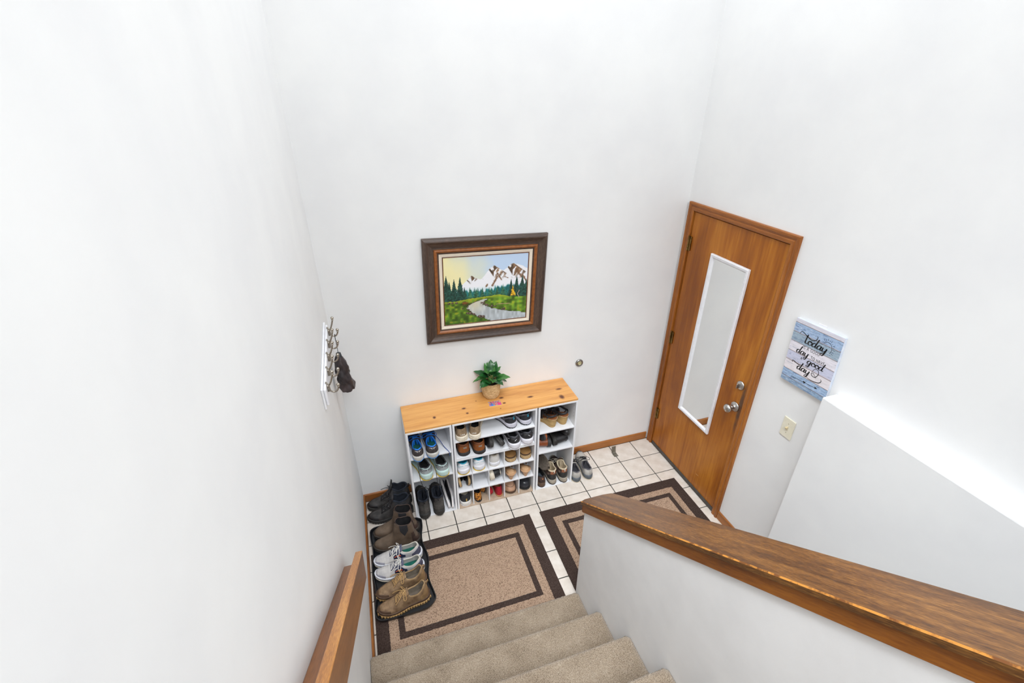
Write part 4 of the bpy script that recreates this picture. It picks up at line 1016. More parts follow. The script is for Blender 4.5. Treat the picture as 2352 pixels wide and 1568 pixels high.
def settle(t, key, x0, x1, y1, z):
    """rest the shoe on its shelf: inside x0..x1, in front of y1, lowest point on z"""
    def bounds():
        R_ = t.rotation_euler.to_matrix(); lo = [1e9] * 3; hi = [-1e9] * 3
        for nm, me, _ in PROTO[key]:
            co = np.empty(len(me.vertices) * 3); me.vertices.foreach_get('co', co); co = co.reshape(-1, 3) * np.array(t.scale)
            w = co @ np.array(R_).T + np.array(t.location)
            if nm in ('laces', 'tongue'): w[:, 2] = np.maximum(w[:, 2], t.location.z)
            for i in range(3): lo[i] = min(lo[i], w[:, i].min()); hi[i] = max(hi[i], w[:, i].max())
        return lo, hi
    for _ in range(2):
        lo, hi = bounds()
        if hi[1] > y1:
            toe_in = (t.rotation_euler.to_matrix() @ Vector((1, 0, 0))).y > 0
            if toe_in: t.scale.x *= (y1 - t.location.y) / (hi[1] - t.location.y)
            else: t.location.y -= hi[1] - y1
            lo, hi = bounds()
        if hi[0] - lo[0] > x1 - x0:
            k = (x1 - x0) / (hi[0] - lo[0]); q = t.rotation_euler.to_matrix(); 
            if abs((q @ Vector((0, 0, 1))).x) > .6: t.scale.z *= k
            else: t.scale.y *= k
            lo, hi = bounds()
        if lo[0] < x0: t.location.x += x0 - lo[0]
        elif hi[0] > x1: t.location.x -= hi[0] - x1
    lo, hi = bounds(); t.location.z += z + .0003 - lo[2]
def shoe(key, label, x, y, z, yaw, flip=False, roll=0, pitch=0, name='shoe', cat='shoe', group=None, scale=1.0, box=None):
    t = thing(name, label, cat, (x, y, z), group)
    t.rotation_euler = (Matrix.Rotation(math.radians(yaw), 3, 'Z') @ Matrix.Rotation(math.radians(pitch), 3, 'Y') @ Matrix.Rotation(math.radians(roll), 3, 'X')).to_euler()
    sv = scale if isinstance(scale, tuple) else (scale,) * 3
    t.scale = (sv[0], -sv[1] if flip else sv[1], sv[2])
    for nm, me, par in PROTO[key]:
        o = link(nm, me, t, False)
        if flip and nm == 'heel_embroidery': o.scale = (1, -1, 1)
    if box: settle(t, key, *box)
    return t
c_ = lambda n, a, b=None, **k: mat(n, a, b, **k)
# leathers, meshes and soles
K_blk = c_('black_leather', (44, 42, 44), (26, 25, 27), rough=.45, scale=40, bump=.25, bscale=160)
K_blkm = c_('black_mesh', (46, 46, 50), (30, 30, 34), rough=.8, scale=200, bump=.3, bscale=500)
K_dark = c_('dark_lining', (34, 33, 36), (22, 22, 24), rough=.95)
K_rub = c_('dark_rubber', (52, 50, 48), (36, 35, 34), rough=.7, scale=60)
K_wht = c_('white_foam', (236, 235, 238), (222, 221, 226), rough=.55, scale=30)
K_off = c_('offwhite_rubber', (226, 218, 204), (206, 196, 178), rough=.6, scale=30)
def run(key, L, hw, outs, mids, upp, lin_m, ins, lace_c, tongue_c, heel=None, toe=None, side=None, teeth=0, out_h=.006, T=T_RUN, zs=((0, .036), (.3, .031), (.6, .025), (1, .024)), collar=None, bow=True, midh=None, over=(), lacer=.0021, op=(.03, .46, .031), half=.020):
    ls = Last(L, hw, T, op, zs); ex = []
    if heel: ex.append(('heel_counter', ls.patch(.0, .20, 0.0, lambda t: .62 - 1.4 * max(0, t - .06), .0022).mesh('heel_counter', heel, smooth=True)))
    if toe: ex.append(('toe_overlay', ls.patch(.80, 1.0, 0, lambda t: .34 + 1.4 * max(0, t - .82), .0016).mesh('toe_overlay', toe, smooth=True)))
    if side: ex.append(('side_overlay', ls.patch(.34, .60, lambda t: .12 + .35 * abs(t - .47) * 2, lambda t: .62 - .9 * abs(t - .45), .0016).mesh('side_overlay', side, smooth=True)))
    for nm, f in over: ex.append((nm, f(ls)))
    proto(key, ls, outs, mids, upp, lin_m, ins, (.0048, collar), ((.475, .66), half, lacer, bow, 1, 0.0, lace_c) if lace_c else None, (.68, .40, .024, .012, tongue_c) if tongue_c else None, ex, midh, out_h, teeth)
    return ls
# -- left unit, top: dark grey runners, bright blue collar and laces, pale sole, blue lugs
K_blue = c_('bright_blue', (30, 130, 226), (18, 96, 190), rough=.6); K_teal = c_('teal_insole', (20, 104, 92), (12, 78, 72), rough=.9); K_lblue = c_('lug_blue', (98, 160, 226), (78, 136, 206), rough=.6)
def logo_heel(ls):
    mb = MB()
    for s_ in (1, -1):
        for a, b in (((.004, .50), (.03, .58)), ((.004, .60), (.035, .60)), ((.004, .42), (.004, .74))):
            p0, p1 = ls.ptn(max(a[0], .003), a[1], s_, .003), ls.ptn(max(b[0], .003), b[1], s_, .003); mb.tube([p0, p1], .0011, 5)
    return mb.mesh('heel_logo', c_('logo_silver', (214, 214, 216), rough=.4))
K_gry = c_('dark_grey_knit', (66, 64, 70), (46, 44, 50), rough=.85, scale=160, bump=.3, bscale=400)
run('blue', .288, .0415, K_lblue, c_('pale_grey_foam', (206, 204, 198), (188, 184, 178), rough=.6), K_gry, K_blue, K_teal, K_blue, K_gry, heel=c_('charcoal_heel', (68, 60, 58), (52, 46, 46), rough=.7), toe=K_blkm, teeth=.004, out_h=.006, collar=K_blue, over=[('heel_logo', logo_heel)])
# -- mint runners
K_mint = c_('mint_foam', (206, 228, 222), (188, 214, 208), rough=.55); K_yel = c_('yellow_rubber', (232, 196, 60), (212, 174, 44), rough=.6); K_lgry = c_('grey_knit', (164, 168, 168), (142, 146, 148), rough=.8, scale=200)
def band_heel(ls):
    mb = MB()
    for s_ in (1, -1):
        pts = [ls.ptn(t, q, s_, .0032) for t, q in ((.003, .56), (.03, .50), (.07, .62), (.12, .60), (.17, .44))]; mb.tube(catmull(pts, 4), .0016, 5)
        pts = [ls.ptn(t, q, s_, .0032) for t, q in ((.003, .44), (.035, .36), (.08, .44), (.15, .30))]; mb.tube(catmull(pts, 4), .0012, 5)
    return mb.mesh('heel_piping', K_blkm)
run('mint', .288, .0435, K_yel, K_mint, c_('mint_knit', (186, 206, 202), (160, 182, 180), rough=.8, scale=200), K_dark, K_dark, K_blkm, c_('mint_tongue', (60, 60, 64), (40, 40, 44), rough=.9), heel=K_lgry, collar=c_('heel_dark_knit', (66, 62, 68), (48, 46, 52), rough=.9), zs=((0, .048), (.3, .042), (.6, .034), (1, .028)), T=[(a, b + .008) for a, b in T_RUN], out_h=.005, over=[('heel_piping', band_heel)])
# -- black hiking boots
K_blkd = c_('dusty_black_leather', (74, 70, 68), (42, 40, 40), rough=.6, scale=26, bump=.4, bscale=120)
def boot(key, L, hw, outs, mids, upp, lin_m, lace_c, toe=None, heel=None, T=T_BOOT, op=(.03, .44, .038), over=(), tongue=True, teeth=.005, collar_r=.0065, tt=None, zs=((0, .040), (.3, .034), (.6, .028), (1, .028)), lean=.008, lacerow=(.465, .68), collar=None, rise=.030):
    ls = Last(L, hw, T, op, zs, .012, lean=lean); ex = []
    if toe: ex.append(('toe_cap', ls.patch(.78, 1.0, 0, lambda t: .40 + 2.2 * max(0, t - .80), .002).mesh('toe_cap', toe, smooth=True)))
    if heel: ex.append(('heel_counter', ls.patch(0, .20, 0, lambda t: .42 - 1.0 * max(0, t - .08), .002).mesh('heel_counter', heel, smooth=True)))
    for nm, f in over: ex.append((nm, f(ls)))
    proto(key, ls, outs, mids, upp, lin_m, lin_m, (collar_r, collar), ((*[lacerow], .022, .0022, bool(lace_c), 2, 0, lace_c)) if lace_c else None, (.70, .40, .028, rise, tt or upp) if tongue else None, ex, None, .007, teeth)
    return ls
def pull_tab(ls, m=None, sz=.012):
    p = ls.pt(.012, 1, 1); mb = MB().tube(catmull([(p.x - .002, 0, p.z - .018), (p.x - .011, 0, p.z - .006), (p.x - .009, 0, p.z + .008), (p.x + .002, 0, p.z + .004)], 4), sz * .5, 6, flat=.25)
    return mb.mesh('pull_tab', m or K_blk, smooth=True)
K_navy = c_('navy_lining', (40, 46, 58), (26, 30, 40), rough=.95)
boot('hiker_black', .30, .0405, K_rub, K_rub, K_blkd, K_navy, K_blk, K_blk, c_('scuffed_heel', (88, 84, 80), (58, 56, 54), rough=.7, scale=40), T=[(a, b * (1.16 if a < .45 else 1.05)) for a, b in T_BOOT], over=[('pull_tab', lambda l: pull_tab(l)), ('ankle_panel', lambda l: l.patch(.06, .34, .45, .92, .002).mesh('ankle_panel', K_blk, smooth=True))])
# -- knit slip-ons, black with white sole
ls_ = Last(.265, .037, [(a, .024 + (b - .022) * .36) for a, b in T_SLIP], (.03, .44, .028), ((0, .024), (.5, .021), (1, .019)))
proto('knit', ls_, K_wht, c_('white_knit_sole', (236, 232, 230), (220, 214, 212), rough=.6), K_blkm, K_dark, K_dark, (.004, K_dark))
# -- taupe suede slip-ons with stacked cream sole
K_taupe = c_('taupe_suede', (150, 126, 98), (124, 102, 78), rough=.85, scale=60, bump=.2); K_cream = c_('cream_sole', (232, 222, 204), (214, 202, 182), rough=.65)
def ridges(ls):
    mb = MB()
    for zz in (.010, .018):
        mb.tube([(ls.L * (.5 + (t - .5) * 1.05), sd * ls.w(t) * 1.065 + ls.cy(t), zz + ls.zb(t)) for sd, seq in ((1, ls.ts[::-1]), (-1, ls.ts)) for t in seq[:-1]], .0016, 5, closed=True)
    return mb.mesh('sole_ridges', K_cream, smooth=True)
def heel_text(word, m):
    def f(ls):
        mb = MB(); cx = 0; tot = sum(max(p[0] for s_ in CG[c] for p in s_) + .25 for c in word) - .25
        for c in word:
            for s_ in CG[c]:
                P = catmull([(cx + p[0], p[1], 0) for p in s_], 4) if len(s_) > 2 else [Vector((cx + p[0], p[1], 0)) for p in s_]
                pts = []
                for p in P:
                    yy = -(p.x - tot / 2) * .0125; zz = .048 + p.y * .009; w_ = ls.w(.09) * .96; xx = .012 - .0005 + ls.L * .02 * (yy / w_) ** 2 * 1.4 - .0075
                    pts.append((xx, yy, zz))
                mb.tube(pts, .0010, 4)
            cx += max(p[0] for s_ in CG[c] for p in s_) + .25
        return mb.mesh('heel_embroidery', m)
    return f
ls_ = Last(.278, .0405, [(a, b + .012) for a, b in T_SLIP], (.03, .45, .032), ((0, .034), (.5, .028), (1, .026)))
proto('taupe', ls_, K_cream, K_cream, K_taupe, K_dark, K_dark, (.0055, K_taupe), None, None, [('sole_ridges', ridges(ls_)), ('heel_embroidery', heel_text('UGG', c_('white_thread', (240, 236, 226), rough=.8))(ls_)), ('vamp_panel', ls_.patch(.30, .60, .05, .75, .0016).mesh('vamp_panel', c_('taupe_panel', (128, 108, 88), (108, 90, 72), rough=.85), smooth=True))])
# -- grey and black runners with white sole and blue heel mark
def diamond(m):
    def f(ls):
        mb = MB(); P = [ls.ptn(.010, q, s_, .0042) for q, s_ in ((.62, 1), (.40, 1))]
        c = ls.ptn(.004, .50, 1, .0045); mb.add([(c.x - .001, 0, c.z + .009), (c.x - .0005, .008, c.z), (c.x - .001, 0, c.z - .009), (c.x - .0005, -.008, c.z)], [(0, 1, 2, 3)])
        return mb.mesh('heel_mark', m)
    return f
K_aqua = c_('aqua', (40, 170, 200), (24, 140, 176), rough=.5)
run('greyrun', .284, .042, K_blkm, c_('lilac_white_foam', (216, 214, 224), (198, 196, 208), rough=.6), c_('grey_mesh', (122, 120, 128), (92, 90, 98), rough=.8, scale=120), K_dark, K_dark, K_dark, K_gry, heel=K_blkm, side=K_gry, teeth=.004, over=[('heel_mark', diamond(K_aqua)), ('heel_tab', lambda l: MB().tube([(l.pt(.01, 1, 1).x - .008, 0, l.pt(.01, 1, 1).z - .016), (l.pt(.01, 1, 1).x - .006, 0, l.pt(.01, 1, 1).z + .006)], .003, 6).mesh('heel_tab', K_aqua))])
# -- brown leather clogs with dark sole
K_brn = c_('chestnut_leather', (160, 92, 40), (112, 60, 24), rough=.5, scale=18, bump=.3, bscale=80, lo=.3, hi=.7)
ls_ = Last(.278, .0440, [(0, .078), (.06, .082), (.16, .080), (.28, .074), (.40, .078), (.50, .086), (.60, .080), (.72, .064), (.85, .054), (.95, .042), (1, .024)], (.03, .50, .039), ((0, .020), (.5, .018), (1, .018)))
proto('clog', ls_, K_rub, K_rub, K_brn, c_('brown_lining', (70, 52, 42), (48, 36, 30), rough=.95), c_('brown_insole', (62, 48, 40), rough=.9), (.0045, K_brn), None, None, [('heel_strap', ls_.patch(0, .30, .66, .86, .002).mesh('heel_strap', c_('dark_brown_strap', (112, 66, 40), (84, 48, 30), rough=.6), smooth=True)), ('heel_patch', MB().box(.010, .012, -.012, .012, .055, .067).mesh('heel_patch', c_('patch_grey', (150, 140, 128), rough=.7)))])
# -- black runners with tall white midsole
def tick(m):
    def f(ls):
        mb = MB()
        mb.tube([ls.ptn(.006, .30, 1, .0045), ls.ptn(.004, .50, -1, .0045)], .0015, 5)
        for s_ in (1, -1): mb.tube(catmull([ls.ptn(.12, .55, s_, .003), ls.ptn(.20, .40, s_, .003), ls.ptn(.27, .32, s_, .003)], 3), .0013, 5)
        return mb.mesh('heel_flash', m)
    return f
run('blackwhite', .288, .0445, K_wht, c_('bright_foam', (234, 232, 238), (222, 220, 228), rough=.5), K_blkm, c_('grey_lining', (92, 92, 98), (70, 70, 76), rough=.9), K_dark, K_dark, K_blkm, heel=K_blk, zs=((0, .048), (.3, .042), (.6, .034), (1, .028)), T=[(a, b + .010) for a, b in T_RUN], over=[('heel_flash', tick(K_wht))])
# -- slides (flat sandals): footbed and one broad strap
def slide(key, L, hw, layers, strap_m, strap_t=(.50, .74), strap_h=.062, foot=None, wp=WPTS, extra=()):
    z = 0; P = []; lsx = Last(L, hw, [(0, .05), (1, .05)], (.03, .45, .03), ((0, .02), (1, .02)), .006, wp)
    for i, (h, m, mul) in enumerate(layers):
        P.append((('outsole', 'midsole', 'platform', 'footbed')[i if i < len(layers) - 1 else 3], lsx.plate(lambda t, a=z: a + lsx.zb(t), lambda t, a=z, b=h: a + b + lsx.zb(t), mul, bulge=1.015).mesh('layer', m, smooth=False), -1)); z += h
    if strap_m:
        rows = []
        for i in range(9):
            t = strap_t[0] + (strap_t[1] - strap_t[0]) * i / 8; row = []
            for k in range(15):
                a = PI * k / 14; row.append((L * t, lsx.w(t) * 1.03 * math.cos(a), z * .7 + strap_h * math.sin(a) ** .8 * (1 - .12 * (i / 8.))))
            rows.append(row)
        inn = [[(p[0], p[1] * .93, p[2] - .003) for p in r] for r in rows]; mb = MB().grid([r + list(reversed(q)) for r, q in zip(rows, inn)], closed_v=True)
        P.append(('strap', mb.mesh('strap', strap_m, smooth=True), -1))
    P += [(a, b, -1) for a, b in extra]
    PROTO[key] = P
    return z
K_slate = c_('worn_slate_rubber', (76, 74, 72), (54, 52, 50), rough=.75, scale=22, bump=.3)
slide('slide_black', .27, .042, [(.010, K_slate, 1.02), (.016, K_slate, 1.0), (.006, K_blkm, .97)], K_blk, strap_h=.034)
K_tan = c_('tan_footbed', (176, 134, 84), (150, 108, 62), rough=.55, scale=20); K_cork = c_('cork_tan', (206, 176, 130), (180, 146, 100), rough=.8, scale=120); K_dkb = c_('dark_brown_layer', (98, 74, 56), (78, 58, 42), rough=.7)
slide('slide_tan', .25, .0445, [(.004, c_('sole_brown', (120, 92, 64), rough=.8), 1.0), (.026, K_cork, 1.0), (.012, K_dkb, .97), (.007, K_tan, .95)], K_cork, strap_h=.075)
# -- white runners with aqua collar
def wave(ls):
    mb = MB()
    for s_ in (1, -1): mb.tube(catmull([ls.ptn(t, q, s_, .003) for t, q in ((.004, .5), (.03, .36), (.07, .30), (.12, .45), (.18, .5))], 4), .0011, 5)
    return mb.mesh('heel_stitch', c_('aqua_thread', (70, 160, 176), rough=.7))
run('white', .272, .0435, K_yel, K_wht, c_('white_mesh', (234, 234, 236), (216, 216, 220), rough=.75, scale=160), K_aqua, K_aqua, K_wht, K_wht, heel=c_('white_heel', (238, 238, 240), (226, 226, 230), rough=.6), collar=K_aqua, over=[('heel_stitch', wave)], zs=((0, .040), (.3, .034), (.6, .028), (1, .026)))
# -- plain off-white canvas sneaker
run('canvas', .262, .041, K_off, K_wht, c_('ivory_canvas', (222, 218, 210), (204, 198, 188), rough=.85, scale=200, bump=.2), c_('ivory_lining', (176, 166, 150), rough=.9), K_off, K_off, K_off, heel=c_('ivory_heel', (226, 222, 216), rough=.8), zs=((0, .028), (.5, .024), (1, .022)))
# -- black and cream sneaker
run('blackcream', .265, .041, K_cream, K_cream, K_blk, K_off, K_off, K_off, K_blk, side=c_('cream_stripe', (226, 216, 198), rough=.6), zs=((0, .030), (.5, .026), (1, .024)))
run('blacklow', .268, .042, K_wht, c_('white_cup', (232, 230, 226), (216, 212, 206), rough=.55), K_blkm, K_off, K_off, None, c_('beige_tongue', (212, 196, 170), (192, 174, 146), rough=.9), collar=K_blk, zs=((0, .030), (.5, .026), (1, .024)), over=[('heel_tab', lambda l: MB().box(.004, .0075, -.004, .004, .040, .062).mesh('heel_tab', c_('gold_tab', (214, 176, 84), rough=.4)))])
# -- heeled sandals, wedges and flats
K_nude = c_('nude_leather', (212, 172, 132), (192, 150, 110), rough=.5, scale=30)
def heeled(key, L, hw, hz, m_sole, m_heel, m_strap, block=False):
    P = []; wf_ = pchip([(a, b * hw) for a, b in WPTS_POINT]); zf = pchip([(0, hz), (.12, hz - .001), (.28, hz * .88), (.5, hz * .42), (.68, .012), (.8, .006), (1, .010)])
    rows = []
    for t in [(1 - math.cos(PI * k / 30)) / 2 for k in range(31)]:
        w = wf_(t) * .92; x = L * t * .94; z = zf(t); a = [(x, w, z), (x, w * .6, z + .005), (x, 0, z + .006), (x, -w * .6, z + .005), (x, -w, z), (x, -w * .9, z - .005), (x, w * .9, z - .005)]; rows.append(a)
    P.append(('footbed', MB().grid(rows, closed_v=True).mesh('footbed', m_sole, smooth=True), -1))
    rr = []
    for q in np.linspace(0, 1, 8):
        z = (hz - .003) * (1 - q); k = (1 - q) ** 1.3 * (.034 if not block else .034) + (.013 if not block else .024); row = []
        for j in range(16):
            a = 2 * PI * j / 16; row.append((.030 - .004 * q + k * .92 * math.cos(a) * (1 if math.cos(a) < 0 else .75), k * math.sin(a) * .92, z))
        rr.append(row)
    hb = MB().grid(rr, closed_v=True); hb.f += [tuple(range(16)), tuple(7 * 16 + j for j in range(16))]; hb.m += [0, 0]
    P.append(('heel', hb.mesh('heel', m_heel, smooth=True), -1))
    def strap(t0, t1, h0, lift):
        rw = []
        for i in range(6):
            t = t0 + (t1 - t0) * i / 5.; r_ = []
            for j in range(13):
                a = PI * j / 12; r_.append((L * t * .94 + lift * math.sin(a), wf_(t) * .98 * math.cos(a), zf(t) + h0 * math.sin(a) ** .8))
            rw.append(r_)
        inn = [[(p[0], p[1] * .93, p[2] - .002) for p in r] for r in rw]
        return MB().grid([r + list(reversed(q)) for r, q in zip(rw, inn)], closed_v=True).mesh('strap', m_strap, smooth=True)
    P.append(('toe_strap', strap(.62, .78, .048, 0), -1))
    # broad ankle band arching over the instep, open at the back
    rw = []
    for i in range(6):
        q = i / 5.; r_ = []
        for j in range(17):
            a = PI * j / 16; r_.append((.070 + .026 * q + .010 * math.sin(a), .0345 * math.cos(a), hz * (.86 - .10 * q) + (.056 + .004 * q) * max(0, math.sin(a)) ** .7))
        rw.append(r_)
    inn = [[(p[0], p[1] * .93, p[2] - .002) for p in r] for r in rw]
    P.append(('ankle_strap', MB().grid([r + list(reversed(q)) for r, q in zip(rw, inn)], closed_v=True).mesh('ankle_strap', m_strap, smooth=True), -1))
    PROTO[key] = P
heeled('heel_nude', .235, .036, .072, K_nude, c_('nude_heel', (208, 164, 124), (190, 146, 106), rough=.5), K_nude)
slide('cork_black', .235, .0355, [(.004, K_rub, 1.0), (.016, K_cork, 1.0), (.003, K_blk, .97)], K_blk, (.30, .52), .026)
# espadrille wedge
K_jute = c_('jute_rope', (206, 174, 118), (168, 134, 82), rough=.9, scale=20, bump=.9, bscale=60, sc=(.4, .4, 4)); 
def wedge(key):
    L, hw = .235, .037; P = []; wf_ = pchip([(a, b * hw) for a, b in WPTS]); zf = pchip([(0, .086), (.15, .085), (.35, .068), (.55, .042), (.72, .024), (1, .020)])
    rows = []; N = 14
    for t in [(1 - math.cos(PI * k / 34)) / 2 for k in range(35)]:
        w = wf_(t); L_ = []
        for j in range(N + 1):
            q = j / N; r_ = .0010 * math.sin(q * zf(t) * 900) * min(1, w / .01); inn = .84 + .16 * q if t < .5 else .92 + .08 * q
            L_.append((L * t + (1 - q) * .016 * (1 - t) ** 2, w * inn + r_, zf(t) * q))
        rows.append(L_ + [(p[0], -p[1], p[2]) for p in reversed(L_)])
    P.append(('jute_wedge', MB().grid(rows, closed_v=True).mesh('jute_wedge', K_jute, smooth=True, merge=.0003), -1))
    ls = Last(L, hw, [(0, .05), (1, .05)], (.03, .45, .03), ((0, .02), (1, .02)), 0)
    P.append(('footbed', ls.plate(lambda t: zf(t) - .001, lambda t: zf(t) + .004, .98).mesh('footbed', c_('tan_insole', (164, 100, 58), (140, 82, 44), rough=.6), smooth=False), -1))
    st = MB()
    pth = [(L * (.5 + (t - .5) * 1.0), sd * wf_(t) * 1.0, zf(t) + .001) for sd, seq in ((1, ls.ts[::-1]), (-1, ls.ts)) for t in seq[:-1]]
    for i in range(0, len(pth) - 1):
        a, b = Vector(pth[i]), Vector(pth[i + 1])
        n_ = max(1, int((b - a).length / .006))
        for k in range(n_):
            p = a.lerp(b, k / n_); q = a.lerp(b, (k + .5) / n_); st.tube([p, q], .0011, 4)
    P.append(('edge_stitch', st.mesh('edge_stitch', K_off), -1))
    sm = MB()
    for t0, h_, tw in ((.60, .052, .03), (.66, .050, -.03), (.72, .046, .02), (.55, .055, -.02), (.79, .040, .0)):
        sm.tube(catmull([(L * (t0 + tw), wf_(t0) * .98, zf(t0)), (L * t0, wf_(t0) * .75, zf(t0) + h_ * .8), (L * (t0 - tw * .4), 0, zf(t0) + h_), (L * (t0 - tw), -wf_(t0) * .75, zf(t0) + h_ * .8), (L * (t0 - tw), -wf_(t0) * .98, zf(t0))], 4), .0088, 6, flat=.55)
    P.append(('toe_straps', sm.mesh('toe_straps', K_blk, smooth=True), -1))
    an = MB().tube(catmull([(.010, .0, .118), (.030, .036, .112), (.085, .042, .104), (.125, .034, .108), (.142, 0, .118), (.125, -.034, .108), (.085, -.042, .104), (.030, -.036, .112)], 5, True), .0046, 6, closed=True, flat=2.0)
    an.tube(catmull([(.05, .040, .108), (.06, .036, .085), (.07, .033, .072)], 3), .005, 6); an.tube(catmull([(.05, -.040, .108), (.06, -.036, .085), (.07, -.033, .072)], 3), .005, 6)
    P.append(('ankle_strap', an.mesh('ankle_strap', K_blk, smooth=True), -1))
    bk = MB().tube([(.078, .0455, .098), (.092, .0455, .098), (.092, .0455, .114), (.078, .0455, .114)], .0014, 5, closed=True); bk.tube([(.078, -.0455, .098), (.092, -.0455, .098), (.092, -.0455, .114), (.078, -.0455, .114)], .0014, 5, closed=True)
    P.append(('buckle', bk.mesh('buckle', M_chrome), -1)); PROTO[key] = P
wedge('wedge')
def flat_shoe(key, m, m_in, sole=K_rub, L=.24, hw=.035, T=T_FLAT, op=(.03, .68, .031), zs=((0, .010), (1, .007)), hl=None, wp=WPTS):
    global PL_
    ls = PL_ = Last(L, hw, T, op, zs, .006, wp); ex = []
    if hl: ex.append(('heel', MB().prism([(.0, 0), (.055, 0), (.058, hl), (.002, hl)], -hw * .62, hw * .62, 'y').mesh('heel', K_rub, bev=.004, seg=2)))
    proto(key, ls, sole, None, m, m_in, m_in, (.0024, m), None, None, ex, None, .008)
def leopard():
    m, nt, b = base_mat('leopard_print'); v = texco(nt); vo = nt.nodes.new('ShaderNodeTexVoronoi'); vo.inputs['Scale'].default_value = 85; vo.inputs['Randomness'].default_value = .9; nt.links.new(v, vo.inputs['Vector'])
    n = noise_n(nt, v, 120, 2); a = nt.nodes.new('ShaderNodeMath'); a.operation = 'MULTIPLY_ADD'; a.inputs[1].default_value = .35; nt.links.new(n, a.inputs[0]); nt.links.new(vo.outputs['Distance'], a.inputs[2])
    nt.links.new(ramp_n(nt, a.outputs[0], [(.40, lin((150, 82, 22))), (.43, lin((26, 18, 14))), (.60, lin((26, 18, 14))), (.63, lin((206, 134, 52)))]), b.inputs['Base Color']); b.inputs['Roughness'].default_value = .8; return m
flat_shoe('leopard', leopard(), K_dark); K_red = c_('red_suede', (178, 26, 42), (150, 16, 32), rough=.85, scale=60)
flat_shoe('red', K_red, c_('tan_lining', (196, 150, 104), rough=.8), c_('tan_sole', (190, 140, 92), rough=.7), T=[(0, .074), (.06, .076), (.14, .066), (.3, .044), (.5, .034), (.66, .040), (.76, .048), (.86, .042), (.95, .032), (1, .015)])
K_pink = c_('rose_tan_leather', (196, 154, 126), (176, 134, 106), rough=.6, scale=25)
flat_shoe('rosetan', K_pink, K_pink, K_dkb, .255, .045, [(0, .082), (.06, .085), (.16, .080), (.3, .070), (.42, .074), (.55, .082), (.7, .072), (.85, .062), (.94, .048), (1, .024)], (.03, .46, .033), ((0, .014), (1, .012)))
flat_shoe('blackflat', c_('shiny_black', (46, 48, 54), (32, 33, 38), rough=.26, scale=12), K_dark, K_rub, .25, .0445, [(0, .080), (.06, .084), (.16, .078), (.3, .066), (.42, .070), (.55, .080), (.7, .074), (.85, .066), (.94, .054), (1, .028)], (.03, .46, .033), ((0, .012), (1, .010)))
PL_ = Last(.255, .045, [(0, .082), (.06, .085), (.16, .080), (.3, .070), (.42, .074), (.55, .082), (.7, .072), (.85, .062), (.94, .048), (1, .024)], (.03, .46, .033), ((0, .014), (1, .012)), .006)
PROTO['rosetan'].append(('toe_seam', MB().tube(catmull([PL_.ptn(t, q, s_, .001) for t, q, s_ in ((.62, .55, 1), (.74, .50, 1), (.86, .58, 1), (.93, .85, 1), (.93, .85, -1), (.86, .58, -1), (.74, .50, -1), (.62, .55, -1))], 4), .0016, 6).mesh('toe_seam', K_dkb, smooth=True), -1))
# -- right unit: brown ankle boots, black ankle boot, hikers
K_cog = c_('cognac_leather', (156, 84, 44), (124, 60, 28), rough=.42, scale=14, bump=.15)
K_stack = c_('dark_sole', (62, 62, 64), (46, 46, 48), rough=.7)
def ankle(key, m, soles):
    ls = Last(.262, .036, [(0, .12), (.06, .122), (.2, .114), (.36, .116), (.50, .128), (.545, .124), (.58, .104), (.64, .084), (.72, .066), (.82, .054), (.92, .046), (.97, .036), (1, .022)], (.03, .52, .035), ((0, .026), (.28, .024), (.36, .014), (.6, .010), (1, .010)), .008)
    proto(key, ls, soles, soles, m, K_dark, K_dark, (.0035, m), None, None, [('strap', ls.patch(.04, .50, .62, .76, .003).mesh('strap', m, smooth=True)), ('strap_end', MB().prism([(.10, .080), (.14, .076), (.145, .088), (.105, .092)], .038, .041, 'y').mesh('strap_end', m, bev=.001))], None, .008)
ankle('cognac', K_cog, K_stack); ankle('blackankle', K_blk, K_rub)
K_espr = c_('espresso_leather', (76, 56, 48), (50, 36, 32), rough=.6, scale=30, bump=.2); K_taup2 = c_('taupe_nubuck', (140, 118, 106), (116, 96, 86), rough=.85, scale=50)
K_crl = c_('cream_padding', (222, 206, 178), (198, 180, 150), rough=.9)
boot('hiker_brown', .285, .039, K_rub, c_('stone_midsole', (176, 166, 150), (150, 140, 126), rough=.7), K_espr, K_crl, K_off, K_rub, K_rub, T=[(a, b * .92) for a, b in T_BOOT], collar=K_crl, over=[('side_panel', lambda l: l.patch(.08, .50, .10, .52, .0018).mesh('side_panel', K_taup2, smooth=True)), ('heel_strip', lambda l: l.patch(0, .045, .42, .80, .0028).mesh('heel_strip', c_('rust_strip', (150, 92, 62), rough=.7), smooth=True)), ('pull_tab', lambda l: pull_tab(l, K_off))])
run('mocha', .285, .038, K_rub, K_dkb, c_('mocha_leather', (86, 64, 52), (58, 42, 36), rough=.55, scale=30), K_dark, c_('blue_grey_insole', (86, 96, 104), rough=.9), K_off, K_espr, heel=K_espr, T=[(a, b * 1.06) for a, b in T_RUN], over=[('heel_mark', diamond(c_('copper_mark', (196, 120, 70), rough=.4)))])
slide('wool_slipper', .26, .040, [(.010, c_('wool_sole', (104, 94, 84), (78, 70, 62), rough=1, scale=70, bump=.8, bscale=130), 1.0), (.010, c_('wool_felt', (120, 108, 94), (88, 78, 68), rough=1, scale=90, bump=.8, bscale=160), 1.0)], c_('wool_felt_upper', (132, 120, 106), (92, 82, 72), rough=1, scale=90, bump=.8, bscale=160), (.50, .97), .05)
